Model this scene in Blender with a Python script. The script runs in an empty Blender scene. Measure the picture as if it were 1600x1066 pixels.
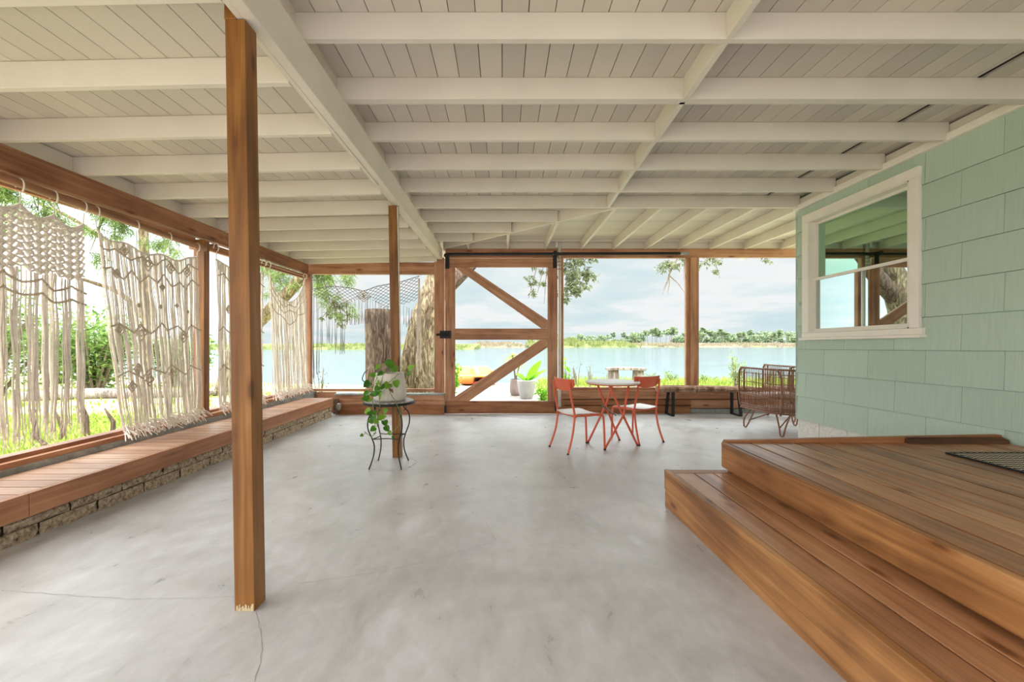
import bpy, math, random
from mathutils import Vector, Matrix, noise
R = random.Random(7)
sc = bpy.context.scene
COL = sc.collection
PI = math.pi

# ------------------------------------------------------------------ camera
cd = bpy.data.cameras.new('camera'); cam = bpy.data.objects.new('camera', cd); COL.objects.link(cam)
cam.location = (0, 0, 1.2); cam.rotation_euler = (PI/2, 0, 0)
cd.sensor_width = 36; cd.lens = 36*672/1600
cd.shift_x = (800-786)/1600; cd.shift_y = (534-533)/1600
cd.clip_start = .05; cd.clip_end = 1500
sc.camera = cam
sc.view_settings.view_transform = 'Standard'; sc.view_settings.look = 'None'
sc.view_settings.gamma = 1; sc.view_settings.use_curve_mapping = False
sc.view_settings.exposure = 0.0

# ------------------------------------------------------------------ sky
SKY_FRONT, SKY_BACK, SKY_TOP, SKY_LEFT = .93, .9, 5.2, 3.6     # sky strength added behind, overhead and left to light the porch interior
w = bpy.data.worlds.new('sky'); sc.world = w; w.use_nodes = True
nt = w.node_tree; nt.nodes.clear()
def N(nt, t, **k):
    n = nt.nodes.new(t)
    for a, b in k.items(): setattr(n, a, b)
    return n
def ramp(nt, fac, stops, interp='LINEAR'):
    r = N(nt, 'ShaderNodeValToRGB'); cr = r.color_ramp; cr.interpolation = interp
    while len(cr.elements) < len(stops): cr.elements.new(.5)
    for e, (p, c) in zip(cr.elements, stops):
        e.position = p; e.color = (*c, 1) if len(c) == 3 else c
    nt.links.new(fac, r.inputs[0]); return r
def mth(nt, op, a, b=None, c=None, clamp=False):
    m = N(nt, 'ShaderNodeMath', operation=op); m.use_clamp = clamp
    for i, v in enumerate((a, b, c)):
        if v is None: continue
        if isinstance(v, (int, float)): m.inputs[i].default_value = v
        else: nt.links.new(v, m.inputs[i])
    return m.outputs[0]
tc = N(nt, 'ShaderNodeTexCoord'); sx = N(nt, 'ShaderNodeSeparateXYZ'); nt.links.new(tc.outputs['Generated'], sx.inputs[0])
zz = mth(nt, 'ADD', mth(nt, 'MAXIMUM', sx.outputs[2], 0), .14)
cv = N(nt, 'ShaderNodeCombineXYZ')
nt.links.new(mth(nt, 'DIVIDE', sx.outputs[0], zz), cv.inputs[0]); nt.links.new(mth(nt, 'DIVIDE', sx.outputs[1], zz), cv.inputs[1])
nz = N(nt, 'ShaderNodeTexNoise'); nz.inputs['Scale'].default_value = .75; nz.inputs['Detail'].default_value = 7; nz.inputs['Roughness'].default_value = .55
nt.links.new(cv.outputs[0], nz.inputs['Vector'])
cl = ramp(nt, nz.outputs[0], [(.34, (.66, .84, .88)), (.46, (.78, .90, .92)), (.55, (.97, .99, .99)), (.7, (.88, .94, .95))])
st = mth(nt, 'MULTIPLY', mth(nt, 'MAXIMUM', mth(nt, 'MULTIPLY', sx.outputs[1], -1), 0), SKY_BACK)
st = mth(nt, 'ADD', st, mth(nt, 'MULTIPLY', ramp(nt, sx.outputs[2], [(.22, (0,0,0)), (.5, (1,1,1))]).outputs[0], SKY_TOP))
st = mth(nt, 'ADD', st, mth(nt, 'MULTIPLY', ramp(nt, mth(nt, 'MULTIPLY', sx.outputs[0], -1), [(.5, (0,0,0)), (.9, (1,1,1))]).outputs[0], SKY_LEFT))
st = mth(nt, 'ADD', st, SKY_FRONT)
wm = N(nt, 'ShaderNodeMixRGB'); nt.links.new(mth(nt, 'ADD', mth(nt, 'MULTIPLY', sx.outputs[1], -1.5), .05, clamp=True), wm.inputs[0]); nt.links.new(cl.outputs[0], wm.inputs[1]); wm.inputs[2].default_value = (.98, .97, .98, 1)
bg = N(nt, 'ShaderNodeBackground'); out = N(nt, 'ShaderNodeOutputWorld')
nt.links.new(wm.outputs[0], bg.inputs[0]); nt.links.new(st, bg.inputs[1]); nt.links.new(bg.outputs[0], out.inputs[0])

sd = bpy.data.lights.new('sun', 'SUN'); sun = bpy.data.objects.new('sun', sd); COL.objects.link(sun)
sd.energy = 2.6; sd.angle = .05; sd.color = (1, .95, .86)
sun.rotation_euler = Vector((-.42, .50, -.95)).to_track_quat('-Z', 'Y').to_euler()

# ------------------------------------------------------------------ helpers
def s2l(c):
    return tuple(((v/255)/12.92 if v/255 <= .04045 else ((v/255+.055)/1.055)**2.4) for v in c)
F0 = 672.
def P(x, y, Y):                     # point of depth Y on the line of sight through an image point
    return Vector(((x-786)*Y/F0, Y, 1.2-(y-534)*Y/F0))
FY = 7.81
def W(x, y, Y=FY):
    p = P(x, y, Y); return p.x, p.z
def FZ(Y): return .0323-.017*Y       # the slab falls slightly towards the water

class M:
    def __init__(s): s.v = []; s.f = []; s.m = []
    def add(s, vs, fs, mi=0):
        b = len(s.v); s.v += [tuple(v) for v in vs]
        s.f += [tuple(i+b for i in f) for f in fs]; s.m += [mi]*len(fs); return s
    def hexa(s, b4, t4, mi=0):
        return s.add(list(b4)+list(t4), [(3,2,1,0),(4,5,6,7),(0,1,5,4),(1,2,6,5),(2,3,7,6),(3,0,4,7)], mi)
    def box(s, x0, x1, y0, y1, z0, z1, mi=0):
        return s.hexa([(x0,y0,z0),(x1,y0,z0),(x1,y1,z0),(x0,y1,z0)], [(x0,y0,z1),(x1,y0,z1),(x1,y1,z1),(x0,y1,z1)], mi)
    def bar(s, p, q, wd, ht, up=(0,0,1), mi=0):
        p, q = Vector(p), Vector(q); d = (q-p).normalized(); u = Vector(up); sd_ = d.cross(u).normalized(); u = sd_.cross(d).normalized()
        a, b = sd_*wd/2, u*ht/2
        return s.add([p-a-b,p+a-b,p+a+b,p-a+b,q-a-b,q+a-b,q+a+b,q-a+b], [(0,1,2,3),(7,6,5,4),(0,4,5,1),(1,5,6,2),(2,6,7,3),(3,7,4,0)], mi)
    def tube(s, pts, r, n=8, mi=0, cap=True):
        pts = [Vector(p) for p in pts]; k = len(pts); rs = r if isinstance(r, (list, tuple)) else [r]*k
        t = (pts[1]-pts[0]).normalized(); up = Vector((0,0,1)) if abs(t.z) < .9 else Vector((1,0,0))
        a = t.cross(up).normalized(); vs = []
        for i, p in enumerate(pts):
            t2 = (pts[min(i+1,k-1)]-pts[max(i-1,0)])
            t2 = t2.normalized() if t2.length > 1e-9 else t
            a = (a-t2*a.dot(t2)); a = a.normalized() if a.length > 1e-6 else t2.orthogonal().normalized()
            b = t2.cross(a)
            for j in range(n):
                g = 2*PI*j/n; vs.append(p+(a*math.cos(g)+b*math.sin(g))*rs[i])
        fs = [(i*n+j, i*n+(j+1)%n, (i+1)*n+(j+1)%n, (i+1)*n+j) for i in range(k-1) for j in range(n)]
        if cap: fs += [tuple(range(n))[::-1], tuple((k-1)*n+j for j in range(n))]
        return s.add(vs, fs, mi)
    def lathe(s, prof, c, n=32, mi=0, fn=None):
        c = Vector(c); vs = []
        for i, (r, z) in enumerate(prof):
            for j in range(n):
                g = 2*PI*j/n; rr = r*(fn(g, i) if fn else 1); vs.append(c+Vector((rr*math.cos(g), rr*math.sin(g), z)))
        fs = [(i*n+j, i*n+(j+1)%n, (i+1)*n+(j+1)%n, (i+1)*n+j) for i in range(len(prof)-1) for j in range(n)]
        fs += [tuple(range(n))[::-1], tuple((len(prof)-1)*n+j for j in range(n))]
        return s.add(vs, fs, mi)
    def leaf(s, p, d, nrm, L, wd, bend=.15, mi=0, seg=1):
        p, d = Vector(p), Vector(d).normalized(); sd_ = d.cross(Vector(nrm)); sd_ = sd_.normalized() if sd_.length > 1e-5 else d.orthogonal().normalized()
        n2 = sd_.cross(d)
        if seg == 1:
            return s.add([p, p+d*L*.45+sd_*wd/2, p+d*L-n2*L*bend, p+d*L*.45-sd_*wd/2], [(0,1,2,3)], mi)
        vs = []; 
        for i in range(seg+1):
            t = i/seg; wv = wd*.5*math.sin(PI*min(1, .06+t*.94))**.75 if t < 1 else 0.001
            c = p+d*L*t-n2*L*bend*t*t
            vs += [c-sd_*wv+n2*wv*.25, c, c+sd_*wv+n2*wv*.25]
        fs = []
        for i in range(seg):
            a = i*3; fs += [(a,a+1,a+4,a+3),(a+1,a+2,a+5,a+4)]
        return s.add(vs, fs, mi)
    def build(s, name, mat, parent=None, smooth=False, bevel=0, bs=2, org=None):
        me = bpy.data.meshes.new(name); vs = s.v
        if org is not None: vs = [tuple(Vector(v)-Vector(org)) for v in vs]
        me.from_pydata(vs, [], s.f)
        mats = mat if isinstance(mat, (list, tuple)) else [mat]
        for m_ in mats: me.materials.append(m_)
        if len(mats) > 1: me.polygons.foreach_set('material_index', s.m)
        if smooth: me.polygons.foreach_set('use_smooth', [True]*len(me.polygons))
        me.update()
        o = bpy.data.objects.new(name, me); COL.objects.link(o)
        if org is not None: o.location = org
        if parent is not None:
            o.parent = parent
            if org is None: o.matrix_parent_inverse = Matrix.Translation(parent.location).inverted() if parent.get('_w') else Matrix()
        if bevel:
            b = o.modifiers.new('bevel', 'BEVEL'); b.width = bevel; b.segments = bs; b.limit_method = 'ANGLE'; b.angle_limit = .6
        return o
def tag(o, label=None, cat=None, group=None, kind=None):
    if label: o['label'] = label
    if cat: o['category'] = cat
    if group: o['group'] = group
    if kind: o['kind'] = kind
    return o
def thing(name, label, cat, loc=(0,0,0), rz=0, group=None, world=False):
    # world=True: the parts' coordinates are written in world space
    o = bpy.data.objects.new(name, None); COL.objects.link(o); o.location = loc; o.rotation_euler = (0,0,rz); o.empty_display_size = .1
    if world: o['_w'] = 1
    return tag(o, label, cat, group)
def struct(o): o['kind'] = 'structure'; return o
def copy_tree(o, parent=None):
    c = o.copy(); COL.objects.link(c)
    if parent: c.parent = parent
    for ch in list(o.children): copy_tree(ch, c)
    return c

# ------------------------------------------------------------------ materials
def base(name, rough=.6, spec=.5):
    m = bpy.data.materials.new(name); m.use_nodes = True; nt = m.node_tree
    b = nt.nodes['Principled BSDF']; b.inputs['Roughness'].default_value = rough; b.inputs['Specular IOR Level'].default_value = spec
    return m, nt, b
def plain(name, rgb, rough=.6, metal=0, spec=.5, var=.08, scale=8, bump=0):
    m, nt, b = base(name, rough, spec); c = s2l(rgb); b.inputs['Metallic'].default_value = metal
    t = N(nt, 'ShaderNodeTexCoord'); n = N(nt, 'ShaderNodeTexNoise'); n.inputs['Scale'].default_value = scale; n.inputs['Detail'].default_value = 5
    nt.links.new(t.outputs['Object'], n.inputs['Vector'])
    r = ramp(nt, n.outputs[0], [(.3, tuple(v*(1-var) for v in c)), (.7, tuple(min(1, v*(1+var)) for v in c))])
    nt.links.new(r.outputs[0], b.inputs['Base Color'])
    if bump:
        bp = N(nt, 'ShaderNodeBump'); bp.inputs['Strength'].default_value = bump; bp.inputs['Distance'].default_value = .01
        nt.links.new(n.outputs[0], bp.inputs['Height']); nt.links.new(bp.outputs[0], b.inputs['Normal'])
    return m
def wood(name, axis, lo, mid, hi, rough=.5, knots=.8, isl=.16, coat=0, spec=.4):
    m, nt, b = base(name, rough, spec)
    t = N(nt, 'ShaderNodeTexCoord'); mp = N(nt, 'ShaderNodeMapping'); nt.links.new(t.outputs['Object'], mp.inputs[0])
    g = N(nt, 'ShaderNodeNewGeometry'); off = mth(nt, 'MULTIPLY', g.outputs['Random Per Island'], 37.0)
    cmb = N(nt, 'ShaderNodeCombineXYZ'); [nt.links.new(off, cmb.inputs[i]) for i in range(3)]
    va = N(nt, 'ShaderNodeVectorMath', operation='ADD'); nt.links.new(t.outputs['Object'], va.inputs[0]); nt.links.new(cmb.outputs[0], va.inputs[1])
    nt.links.new(va.outputs[0], mp.inputs[0])
    sca = [16, 16, 16]; sca['xyz'.index(axis)] = .9; mp.inputs['Scale'].default_value = sca
    n1 = N(nt, 'ShaderNodeTexNoise'); n1.inputs['Scale'].default_value = 1.0; n1.inputs['Detail'].default_value = 6; n1.inputs['Distortion'].default_value = .8
    nt.links.new(mp.outputs[0], n1.inputs['Vector'])
    mp2 = N(nt, 'ShaderNodeMapping'); s2 = [130]*3; s2['xyz'.index(axis)] = 3; mp2.inputs['Scale'].default_value = s2; nt.links.new(va.outputs[0], mp2.inputs[0])
    n2 = N(nt, 'ShaderNodeTexNoise'); n2.inputs['Scale'].default_value = 1; n2.inputs['Detail'].default_value = 2; nt.links.new(mp2.outputs[0], n2.inputs['Vector'])
    n3 = N(nt, 'ShaderNodeTexNoise'); n3.inputs['Scale'].default_value = 2.3; n3.inputs['Detail'].default_value = 3; nt.links.new(va.outputs[0], n3.inputs['Vector'])
    f = mth(nt, 'ADD', mth(nt, 'MULTIPLY', n1.outputs[0], .62), mth(nt, 'MULTIPLY', n3.outputs[0], .38))
    f = mth(nt, 'ADD', f, mth(nt, 'MULTIPLY', mth(nt, 'SUBTRACT', g.outputs['Random Per Island'], .5), isl))
    r = ramp(nt, f, [(.34, s2l(lo)), (.5, s2l(mid)), (.66, s2l(hi))])
    fine = ramp(nt, n2.outputs[0], [(.3, (.8, .8, .8)), (.6, (1.04, 1.04, 1.04))])
    mx = N(nt, 'ShaderNodeMixRGB', blend_type='MULTIPLY'); mx.inputs[0].default_value = .7; nt.links.new(r.outputs[0], mx.inputs[1]); nt.links.new(fine.outputs[0], mx.inputs[2])
    mp3 = N(nt, 'ShaderNodeMapping'); s3 = [7]*3; s3['xyz'.index(axis)] = 2.2; mp3.inputs['Scale'].default_value = s3; nt.links.new(va.outputs[0], mp3.inputs[0])
    vo = N(nt, 'ShaderNodeTexVoronoi'); vo.inputs['Scale'].default_value = 1; nt.links.new(mp3.outputs[0], vo.inputs['Vector'])
    kr = ramp(nt, vo.outputs['Distance'], [(.07, (.24, .14, .09)), (.12, (.72, .6, .5)), (.2, (1, 1, 1))])
    mk = N(nt, 'ShaderNodeMixRGB', blend_type='MULTIPLY'); mk.inputs[0].default_value = knots; nt.links.new(mx.outputs[0], mk.inputs[1]); nt.links.new(kr.outputs[0], mk.inputs[2])
    nt.links.new(mk.outputs[0], b.inputs['Base Color'])
    bp = N(nt, 'ShaderNodeBump'); bp.inputs['Strength'].default_value = .25; bp.inputs['Distance'].default_value = .002
    nt.links.new(n2.outputs[0], bp.inputs['Height']); nt.links.new(bp.outputs[0], b.inputs['Normal'])
    if coat: b.inputs['Coat Weight'].default_value = coat; b.inputs['Coat Roughness'].default_value = .25
    return m
def leafmat(name, a, b_, c, rough=.5, trans=.35):
    m, nt, b = base(name, rough, .3); g = N(nt, 'ShaderNodeNewGeometry')
    r = ramp(nt, g.outputs['Random Per Island'], [(0, s2l(a)), (.5, s2l(b_)), (1, s2l(c))]); nt.links.new(r.outputs[0], b.inputs['Base Color'])
    tr = N(nt, 'ShaderNodeBsdfTranslucent'); nt.links.new(r.outputs[0], tr.inputs[0]); mx = N(nt, 'ShaderNodeMixShader'); mx.inputs[0].default_value = trans
    nt.links.new(b.outputs[0], mx.inputs[1]); nt.links.new(tr.outputs[0], mx.inputs[2]); nt.links.new(mx.outputs[0], nt.nodes['Material Output'].inputs[0])
    return m
T = {}
PW = ((110, 68, 28), (144, 95, 44), (166, 117, 64))
for ax in 'xyz': T['post'+ax] = wood('stained_pine_'+ax, ax, *PW, rough=.45)
RW = ((122, 76, 50), (156, 104, 74), (178, 128, 96))
for ax in 'xyz': T['red'+ax] = wood('red_cedar_'+ax, ax, *RW, rough=.5)
GW = ((150, 98, 68), (188, 136, 102), (208, 160, 126))
for ax in 'xz': T['gate'+ax] = wood('gate_pine_'+ax, ax, *GW, rough=.5)
T['bench'] = wood('bench_top_wood', 'x', (160, 118, 92), (184, 142, 114), (200, 162, 134), rough=.45, knots=.5, isl=.2)
T['benchf'] = wood('bench_fascia_wood', 'y', (150, 98, 68), (180, 124, 90), (196, 144, 108), rough=.45)
T['deck'] = wood('worn_deck_wood', 'y', (122, 78, 50), (166, 114, 78), (192, 142, 102), rough=.34, isl=.2, spec=.5)
T['deckf'] = wood('deck_fascia_wood', 'y', (124, 80, 46), (170, 116, 68), (200, 148, 96), rough=.42, isl=.2)
T['deckx'] = wood('deck_cross_wood', 'x', (126, 74, 44), (160, 106, 66), (186, 130, 86), rough=.45)
T['white'] = plain('cream_paint', (228, 219, 206), .5, var=.04, scale=3, bump=.05)
T['wboard'] = None
def board_paint():
    m, nt, b = base('cream_board_paint', .55); g = N(nt, 'ShaderNodeNewGeometry')
    r = ramp(nt, g.outputs['Random Per Island'], [(0, s2l((208, 200, 188))), (.5, s2l((218, 209, 196))), (1, s2l((226, 217, 203)))]); nt.links.new(r.outputs[0], b.inputs['Base Color'])
    return m
T['wboard'] = board_paint()
T['trim'] = plain('white_trim_paint', (242, 234, 222), .45, var=.03)
T['dark'] = plain('dark_gap', (40, 34, 30), .9)
T['black'] = plain('black_iron', (28, 27, 28), .45, metal=.3)
T['track'] = plain('black_track', (42, 40, 42), .35, metal=.6)
def concrete(name, a, b_, c, stain, rough=.5, bump=.15, sc_=1.0):
    m, nt, b = base(name, rough, .5); t = N(nt, 'ShaderNodeTexCoord')
    def nz(s, d, dist=0, sca=(1,1,1)):
        mp = N(nt, 'ShaderNodeMapping'); mp.inputs['Scale'].default_value = sca; nt.links.new(t.outputs['Object'], mp.inputs[0])
        n = N(nt, 'ShaderNodeTexNoise'); n.inputs['Scale'].default_value = s*sc_; n.inputs['Detail'].default_value = d; n.inputs['Roughness'].default_value = .62; n.inputs['Distortion'].default_value = dist
        nt.links.new(mp.outputs[0], n.inputs['Vector']); return n.outputs[0]
    n1 = nz(1.1, 9, .8); n2 = nz(9, 8, .5, (1, .5, 1)); n3 = nz(.55, 4, 1.0); n4 = nz(60, 3)
    f = mth(nt, 'ADD', mth(nt, 'MULTIPLY', n1, .6), mth(nt, 'MULTIPLY', n2, .4))
    r = ramp(nt, f, [(.36, s2l(a)), (.5, s2l(b_)), (.64, s2l(c))])
    sr = ramp(nt, n3, [(.5, (0,0,0)), (.72, (1,1,1))]); mx = N(nt, 'ShaderNodeMixRGB'); nt.links.new(mth(nt, 'MULTIPLY', sr.outputs[0], .55), mx.inputs[0])
    nt.links.new(r.outputs[0], mx.inputs[1]); mx.inputs[2].default_value = (*s2l(stain), 1)
    sp = ramp(nt, n4, [(.26, (.72, .7, .68)), (.34, (1,1,1))]); mk = N(nt, 'ShaderNodeMixRGB', blend_type='MULTIPLY'); mk.inputs[0].default_value = .6
    nt.links.new(mx.outputs[0], mk.inputs[1]); nt.links.new(sp.outputs[0], mk.inputs[2]); nt.links.new(mk.outputs[0], b.inputs['Base Color'])
    rr = ramp(nt, n2, [(.3, (rough-.12,)*3), (.7, (rough+.12,)*3)]); nt.links.new(rr.outputs[0], b.inputs['Roughness'])
    bp = N(nt, 'ShaderNodeBump'); bp.inputs['Strength'].default_value = bump; bp.inputs['Distance'].default_value = .01
    nt.links.new(f, bp.inputs['Height']); nt.links.new(bp.outputs[0], b.inputs['Normal'])
    return m
T['floor'] = concrete('smooth_concrete', (166, 164, 163), (188, 186, 186), (207, 206, 208), (174, 163, 152), .38, .12)
T['curb'] = concrete('grey_curb', (120, 122, 120), (150, 152, 148), (176, 176, 170), (110, 112, 108), .85, .5, 4)
T['slab'] = concrete('patio_slab', (138, 130, 126), (160, 152, 148), (176, 168, 164), (132, 122, 116), .8, .2)
def stone():
    m, nt, b = base('split_face_block', .95, .2); t = N(nt, 'ShaderNodeTexCoord')
    n = N(nt, 'ShaderNodeTexNoise'); n.inputs['Scale'].default_value = 32; n.inputs['Detail'].default_value = 8; n.inputs['Roughness'].default_value = .7; nt.links.new(t.outputs['Object'], n.inputs['Vector'])
    r = ramp(nt, n.outputs[0], [(.34, s2l((118, 98, 80))), (.46, s2l((186, 164, 138))), (.6, s2l((220, 200, 174))), (.72, s2l((236, 222, 200)))]); nt.links.new(r.outputs[0], b.inputs['Base Color'])
    bp = N(nt, 'ShaderNodeBump'); bp.inputs['Strength'].default_value = 1; bp.inputs['Distance'].default_value = .03; nt.links.new(n.outputs[0], bp.inputs['Height']); nt.links.new(bp.outputs[0], b.inputs['Normal'])
    return m
T['stone'] = stone()
T['mortar'] = plain('dark_mortar', (84, 76, 66), .95)
T['found'] = plain('white_block_base', (226, 222, 214), .9, var=.12, scale=40, bump=1)
def siding_mat():
    m, nt, b = base('green_shingle_paint', .55, .35); t = N(nt, 'ShaderNodeTexCoord'); g = N(nt, 'ShaderNodeNewGeometry')
    r = ramp(nt, g.outputs['Random Per Island'], [(0, s2l((180, 198, 180))), (.5, s2l((185, 202, 185))), (1, s2l((189, 206, 189)))])
    mp = N(nt, 'ShaderNodeMapping'); mp.inputs['Scale'].default_value = (90, 90, 2); nt.links.new(t.outputs['Object'], mp.inputs[0])
    n = N(nt, 'ShaderNodeTexNoise'); n.inputs['Scale'].default_value = 1; n.inputs['Detail'].default_value = 3; nt.links.new(mp.outputs[0], n.inputs['Vector'])
    rr = ramp(nt, n.outputs[0], [(.3, (.93, .93, .93)), (.6, (1.02, 1.02, 1.02))]); mx = N(nt, 'ShaderNodeMixRGB', blend_type='MULTIPLY'); mx.inputs[0].default_value = .8
    nt.links.new(r.outputs[0], mx.inputs[1]); nt.links.new(rr.outputs[0], mx.inputs[2]); nt.links.new(mx.outputs[0], b.inputs['Base Color'])
    bp = N(nt, 'ShaderNodeBump'); bp.inputs['Strength'].default_value = .35; bp.inputs['Distance'].default_value = .003; nt.links.new(n.outputs[0], bp.inputs['Height']); nt.links.new(bp.outputs[0], b.inputs['Normal'])
    return m
T['green'] = siding_mat()
T['cord'] = plain('cotton_cord', (236, 226, 214), .85, var=.1, scale=30)
T['cordd'] = plain('cotton_cord_knots', (198, 182, 162), .85, var=.1, scale=30)
T['coral'] = plain('coral_paint', (226, 106, 74), .38, var=.03)
T['ctop'] = plain('pale_table_top', (236, 226, 220), .3, var=.02)
T['rattan'] = plain('rattan_cane', (136, 92, 66), .5, var=.2, scale=25)
T['pvc'] = plain('white_pipe', (232, 226, 218), .4, var=.03)
T['potw'] = plain('white_glaze', (222, 214, 202), .4, var=.06, scale=14)
T['steel'] = plain('steel', (170, 170, 172), .3, metal=.8)
T['soil'] = plain('soil', (70, 54, 42), .95, var=.3, scale=60)
T['vine'] = leafmat('pothos_leaf', (56, 110, 34), (90, 146, 44), (146, 188, 64), .35, .3)
T['stem'] = plain('green_stem', (120, 140, 70), .6)
T['leafa'] = leafmat('oak_leaf', (96, 108, 80), (128, 138, 102), (160, 166, 130), .5, .4)
T['pine'] = leafmat('pine_needles', (96, 120, 70), (130, 156, 84), (168, 190, 110), .6, .4)
T['mang'] = leafmat('mangrove_leaf', (88, 118, 62), (124, 152, 78), (160, 184, 104), .45, .5)
T['grass'] = leafmat('lawn_grass', (122, 148, 56), (152, 172, 76), (186, 192, 108), .7, .4)
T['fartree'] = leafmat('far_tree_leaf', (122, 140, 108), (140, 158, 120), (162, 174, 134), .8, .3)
T['twig'] = plain('grey_twig', (132, 118, 102), .9, var=.2, scale=20)
def bark(name, a, b_, c, scl=1.):
    m, nt, b = base(name, .95, .1); t = N(nt, 'ShaderNodeTexCoord'); mp = N(nt, 'ShaderNodeMapping'); mp.inputs['Scale'].default_value = (17*scl, 17*scl, 3.2*scl); nt.links.new(t.outputs['Object'], mp.inputs[0])
    n = N(nt, 'ShaderNodeTexNoise'); n.inputs['Scale'].default_value = 1; n.inputs['Detail'].default_value = 8; n.inputs['Roughness'].default_value = .65; n.inputs['Distortion'].default_value = 1.2; nt.links.new(mp.outputs[0], n.inputs['Vector'])
    r = ramp(nt, n.outputs[0], [(.36, s2l(a)), (.5, s2l(b_)), (.62, s2l(c))]); nt.links.new(r.outputs[0], b.inputs['Base Color'])
    bp = N(nt, 'ShaderNodeBump'); bp.inputs['Strength'].default_value = 1; bp.inputs['Distance'].default_value = .05; nt.links.new(n.outputs[0], bp.inputs['Height']); nt.links.new(bp.outputs[0], b.inputs['Normal'])
    return m
T['bark'] = bark('dark_bark', (76, 62, 54), (118, 100, 88), (154, 136, 120))
T['barkl'] = bark('lichen_bark', (84, 72, 58), (136, 120, 98), (194, 180, 146))
T['drift'] = bark('driftwood', (120, 110, 104), (160, 150, 142), (192, 184, 176), .6)
T['slabw'] = bark('live_edge_slab', (104, 76, 62), (150, 116, 96), (188, 156, 132), .5)

# ------------------------------------------------------------------ ground, water, far shore
def ground_mat():
    m, nt, b = base('yard_ground', .95, .1); t = N(nt, 'ShaderNodeTexCoord')
    n = N(nt, 'ShaderNodeTexNoise'); n.inputs['Scale'].default_value = .5; n.inputs['Detail'].default_value = 8; n.inputs['Roughness'].default_value = .7; nt.links.new(t.outputs['Object'], n.inputs['Vector'])
    r = ramp(nt, n.outputs[0], [(.38, s2l((158, 164, 96))), (.48, s2l((172, 174, 116))), (.54, s2l((190, 174, 154))), (.7, s2l((202, 186, 172)))]); nt.links.new(r.outputs[0], b.inputs['Base Color'])
    return m
T['ground'] = ground_mat()
GZ = -.2
SHORE = [(-80, 24), (-26, 21), (-14, 17.5), (-9, 15.2), (-5, 14.4), (-1.5, 14.6), (1, 15), (5, 15.3), (12, 15.4), (30, 16), (80, 18)]
m = M()
n = len(SHORE)
vs = [(x, -30, GZ) for x, y in SHORE]+[(x, y-.6, GZ) for x, y in SHORE]+[(x, y, GZ-.05) for x, y in SHORE]+[(x, y+1.3, -1.4) for x, y in SHORE]
fs = [(r*n+i, r*n+i+1, (r+1)*n+i+1, (r+1)*n+i) for r in range(3) for i in range(n-1)]
m.add(vs, fs); struct(m.build('ground', T['ground']))
struct(M().box(-9, 12, -28, -3.22, -.35, -.02).build('bounce_slab', T['slab']))  # unseen slab added behind the camera to take the green out of bounced light
def water_mat():
    m, nt, b = base('river_water', .12, .8); b.inputs['Base Color'].default_value = (*s2l((168, 204, 214)), 1)
    t = N(nt, 'ShaderNodeTexCoord'); mp = N(nt, 'ShaderNodeMapping'); mp.inputs['Scale'].default_value = (.45, 1.3, 1); nt.links.new(t.outputs['Object'], mp.inputs[0])
    n = N(nt, 'ShaderNodeTexNoise'); n.inputs['Scale'].default_value = 1.4; n.inputs['Detail'].default_value = 8; n.inputs['Roughness'].default_value = .7; nt.links.new(mp.outputs[0], n.inputs['Vector'])
    r = ramp(nt, n.outputs[0], [(.35, s2l((70, 92, 98))), (.62, s2l((100, 124, 130)))]); nt.links.new(r.outputs[0], b.inputs['Base Color'])
    bp = N(nt, 'ShaderNodeBump'); bp.inputs['Strength'].default_value = .6; bp.inputs['Distance'].default_value = .08; nt.links.new(n.outputs[0], bp.inputs['Height']); nt.links.new(bp.outputs[0], b.inputs['Normal'])
    return m
m = M(); m.add([(-600, 5, -1), (600, 5, -1), (600, 500, -1), (-600, 500, -1)], [(0, 1, 2, 3)])
o = m.build('water', water_mat()); tag(o, 'pale blue river between the yard and the far marsh', 'water', kind='stuff')

def marsh(name, x0, x1, y0, y1, h, mat, label, seed, step=1.6):
    # low land covered with bushy marsh plants: a bank plus tufts growing out of it
    rr = random.Random(seed); m = M(); nx = 60
    for i in range(nx):
        a, b = x0+(x1-x0)*i/nx, x0+(x1-x0)*(i+1)/nx
        m.hexa([(a,y0,-1.1),(b,y0,-1.1),(b,y1,-1.1),(a,y1,-1.1)], [(a,y0+1,-.5),(b,y0+1,-.5),(b,y1,h*.3),(a,y1,h*.3)])
    k = int((x1-x0)/step*7)
    for i in range(k):
        x = rr.uniform(x0, x1); y = rr.uniform(y0, y0+(y1-y0)*.8); hh = h*(.35+.75*(y-y0)/(y1-y0))*rr.uniform(.7, 1.15)*(.8+.5*noise.noise(Vector((x*.03, seed, 0))))
        zb = -.9
        for q in range(5):
            p = Vector((x+rr.uniform(-1.4, 1.4), y+rr.uniform(-1, 1), zb)); hq = hh*rr.uniform(.7, 1.1)+.9*.6
            m.leaf(p, (rr.uniform(-.35, .35), rr.uniform(-.3, .3), 1), (rr.uniform(-1, 1), -1, .3), hq, rr.uniform(.5, 1.1), .1)
    o = m.build(name, mat); tag(o, label, 'marsh', kind='stuff'); return o
T['marshg'] = leafmat('marsh_green', (112, 124, 72), (128, 138, 82), (146, 148, 96), .9, .3)
T['marsht'] = leafmat('marsh_tan', (140, 124, 106), (150, 136, 116), (128, 132, 94), .9, .3)
marsh('marsh_grass', -150, -8, 118, 150, 1.5, T['marshg'], 'yellow-green marsh strip across the water left of the gate', 3)
marsh('marsh_grass', 10, 52, 163, 190, 4.6, T['marshg'], 'light green scrub bank across the water right of the gate', 4)
marsh('marsh_grass', 54, 190, 168, 195, 2.2, T['marsht'], 'tan marsh strip below the trees at far right', 5)
marsh('marsh_grass', -12, 8, 158, 190, 2.6, T['marsht'], 'tan marsh strip seen through the gate', 6)
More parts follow.
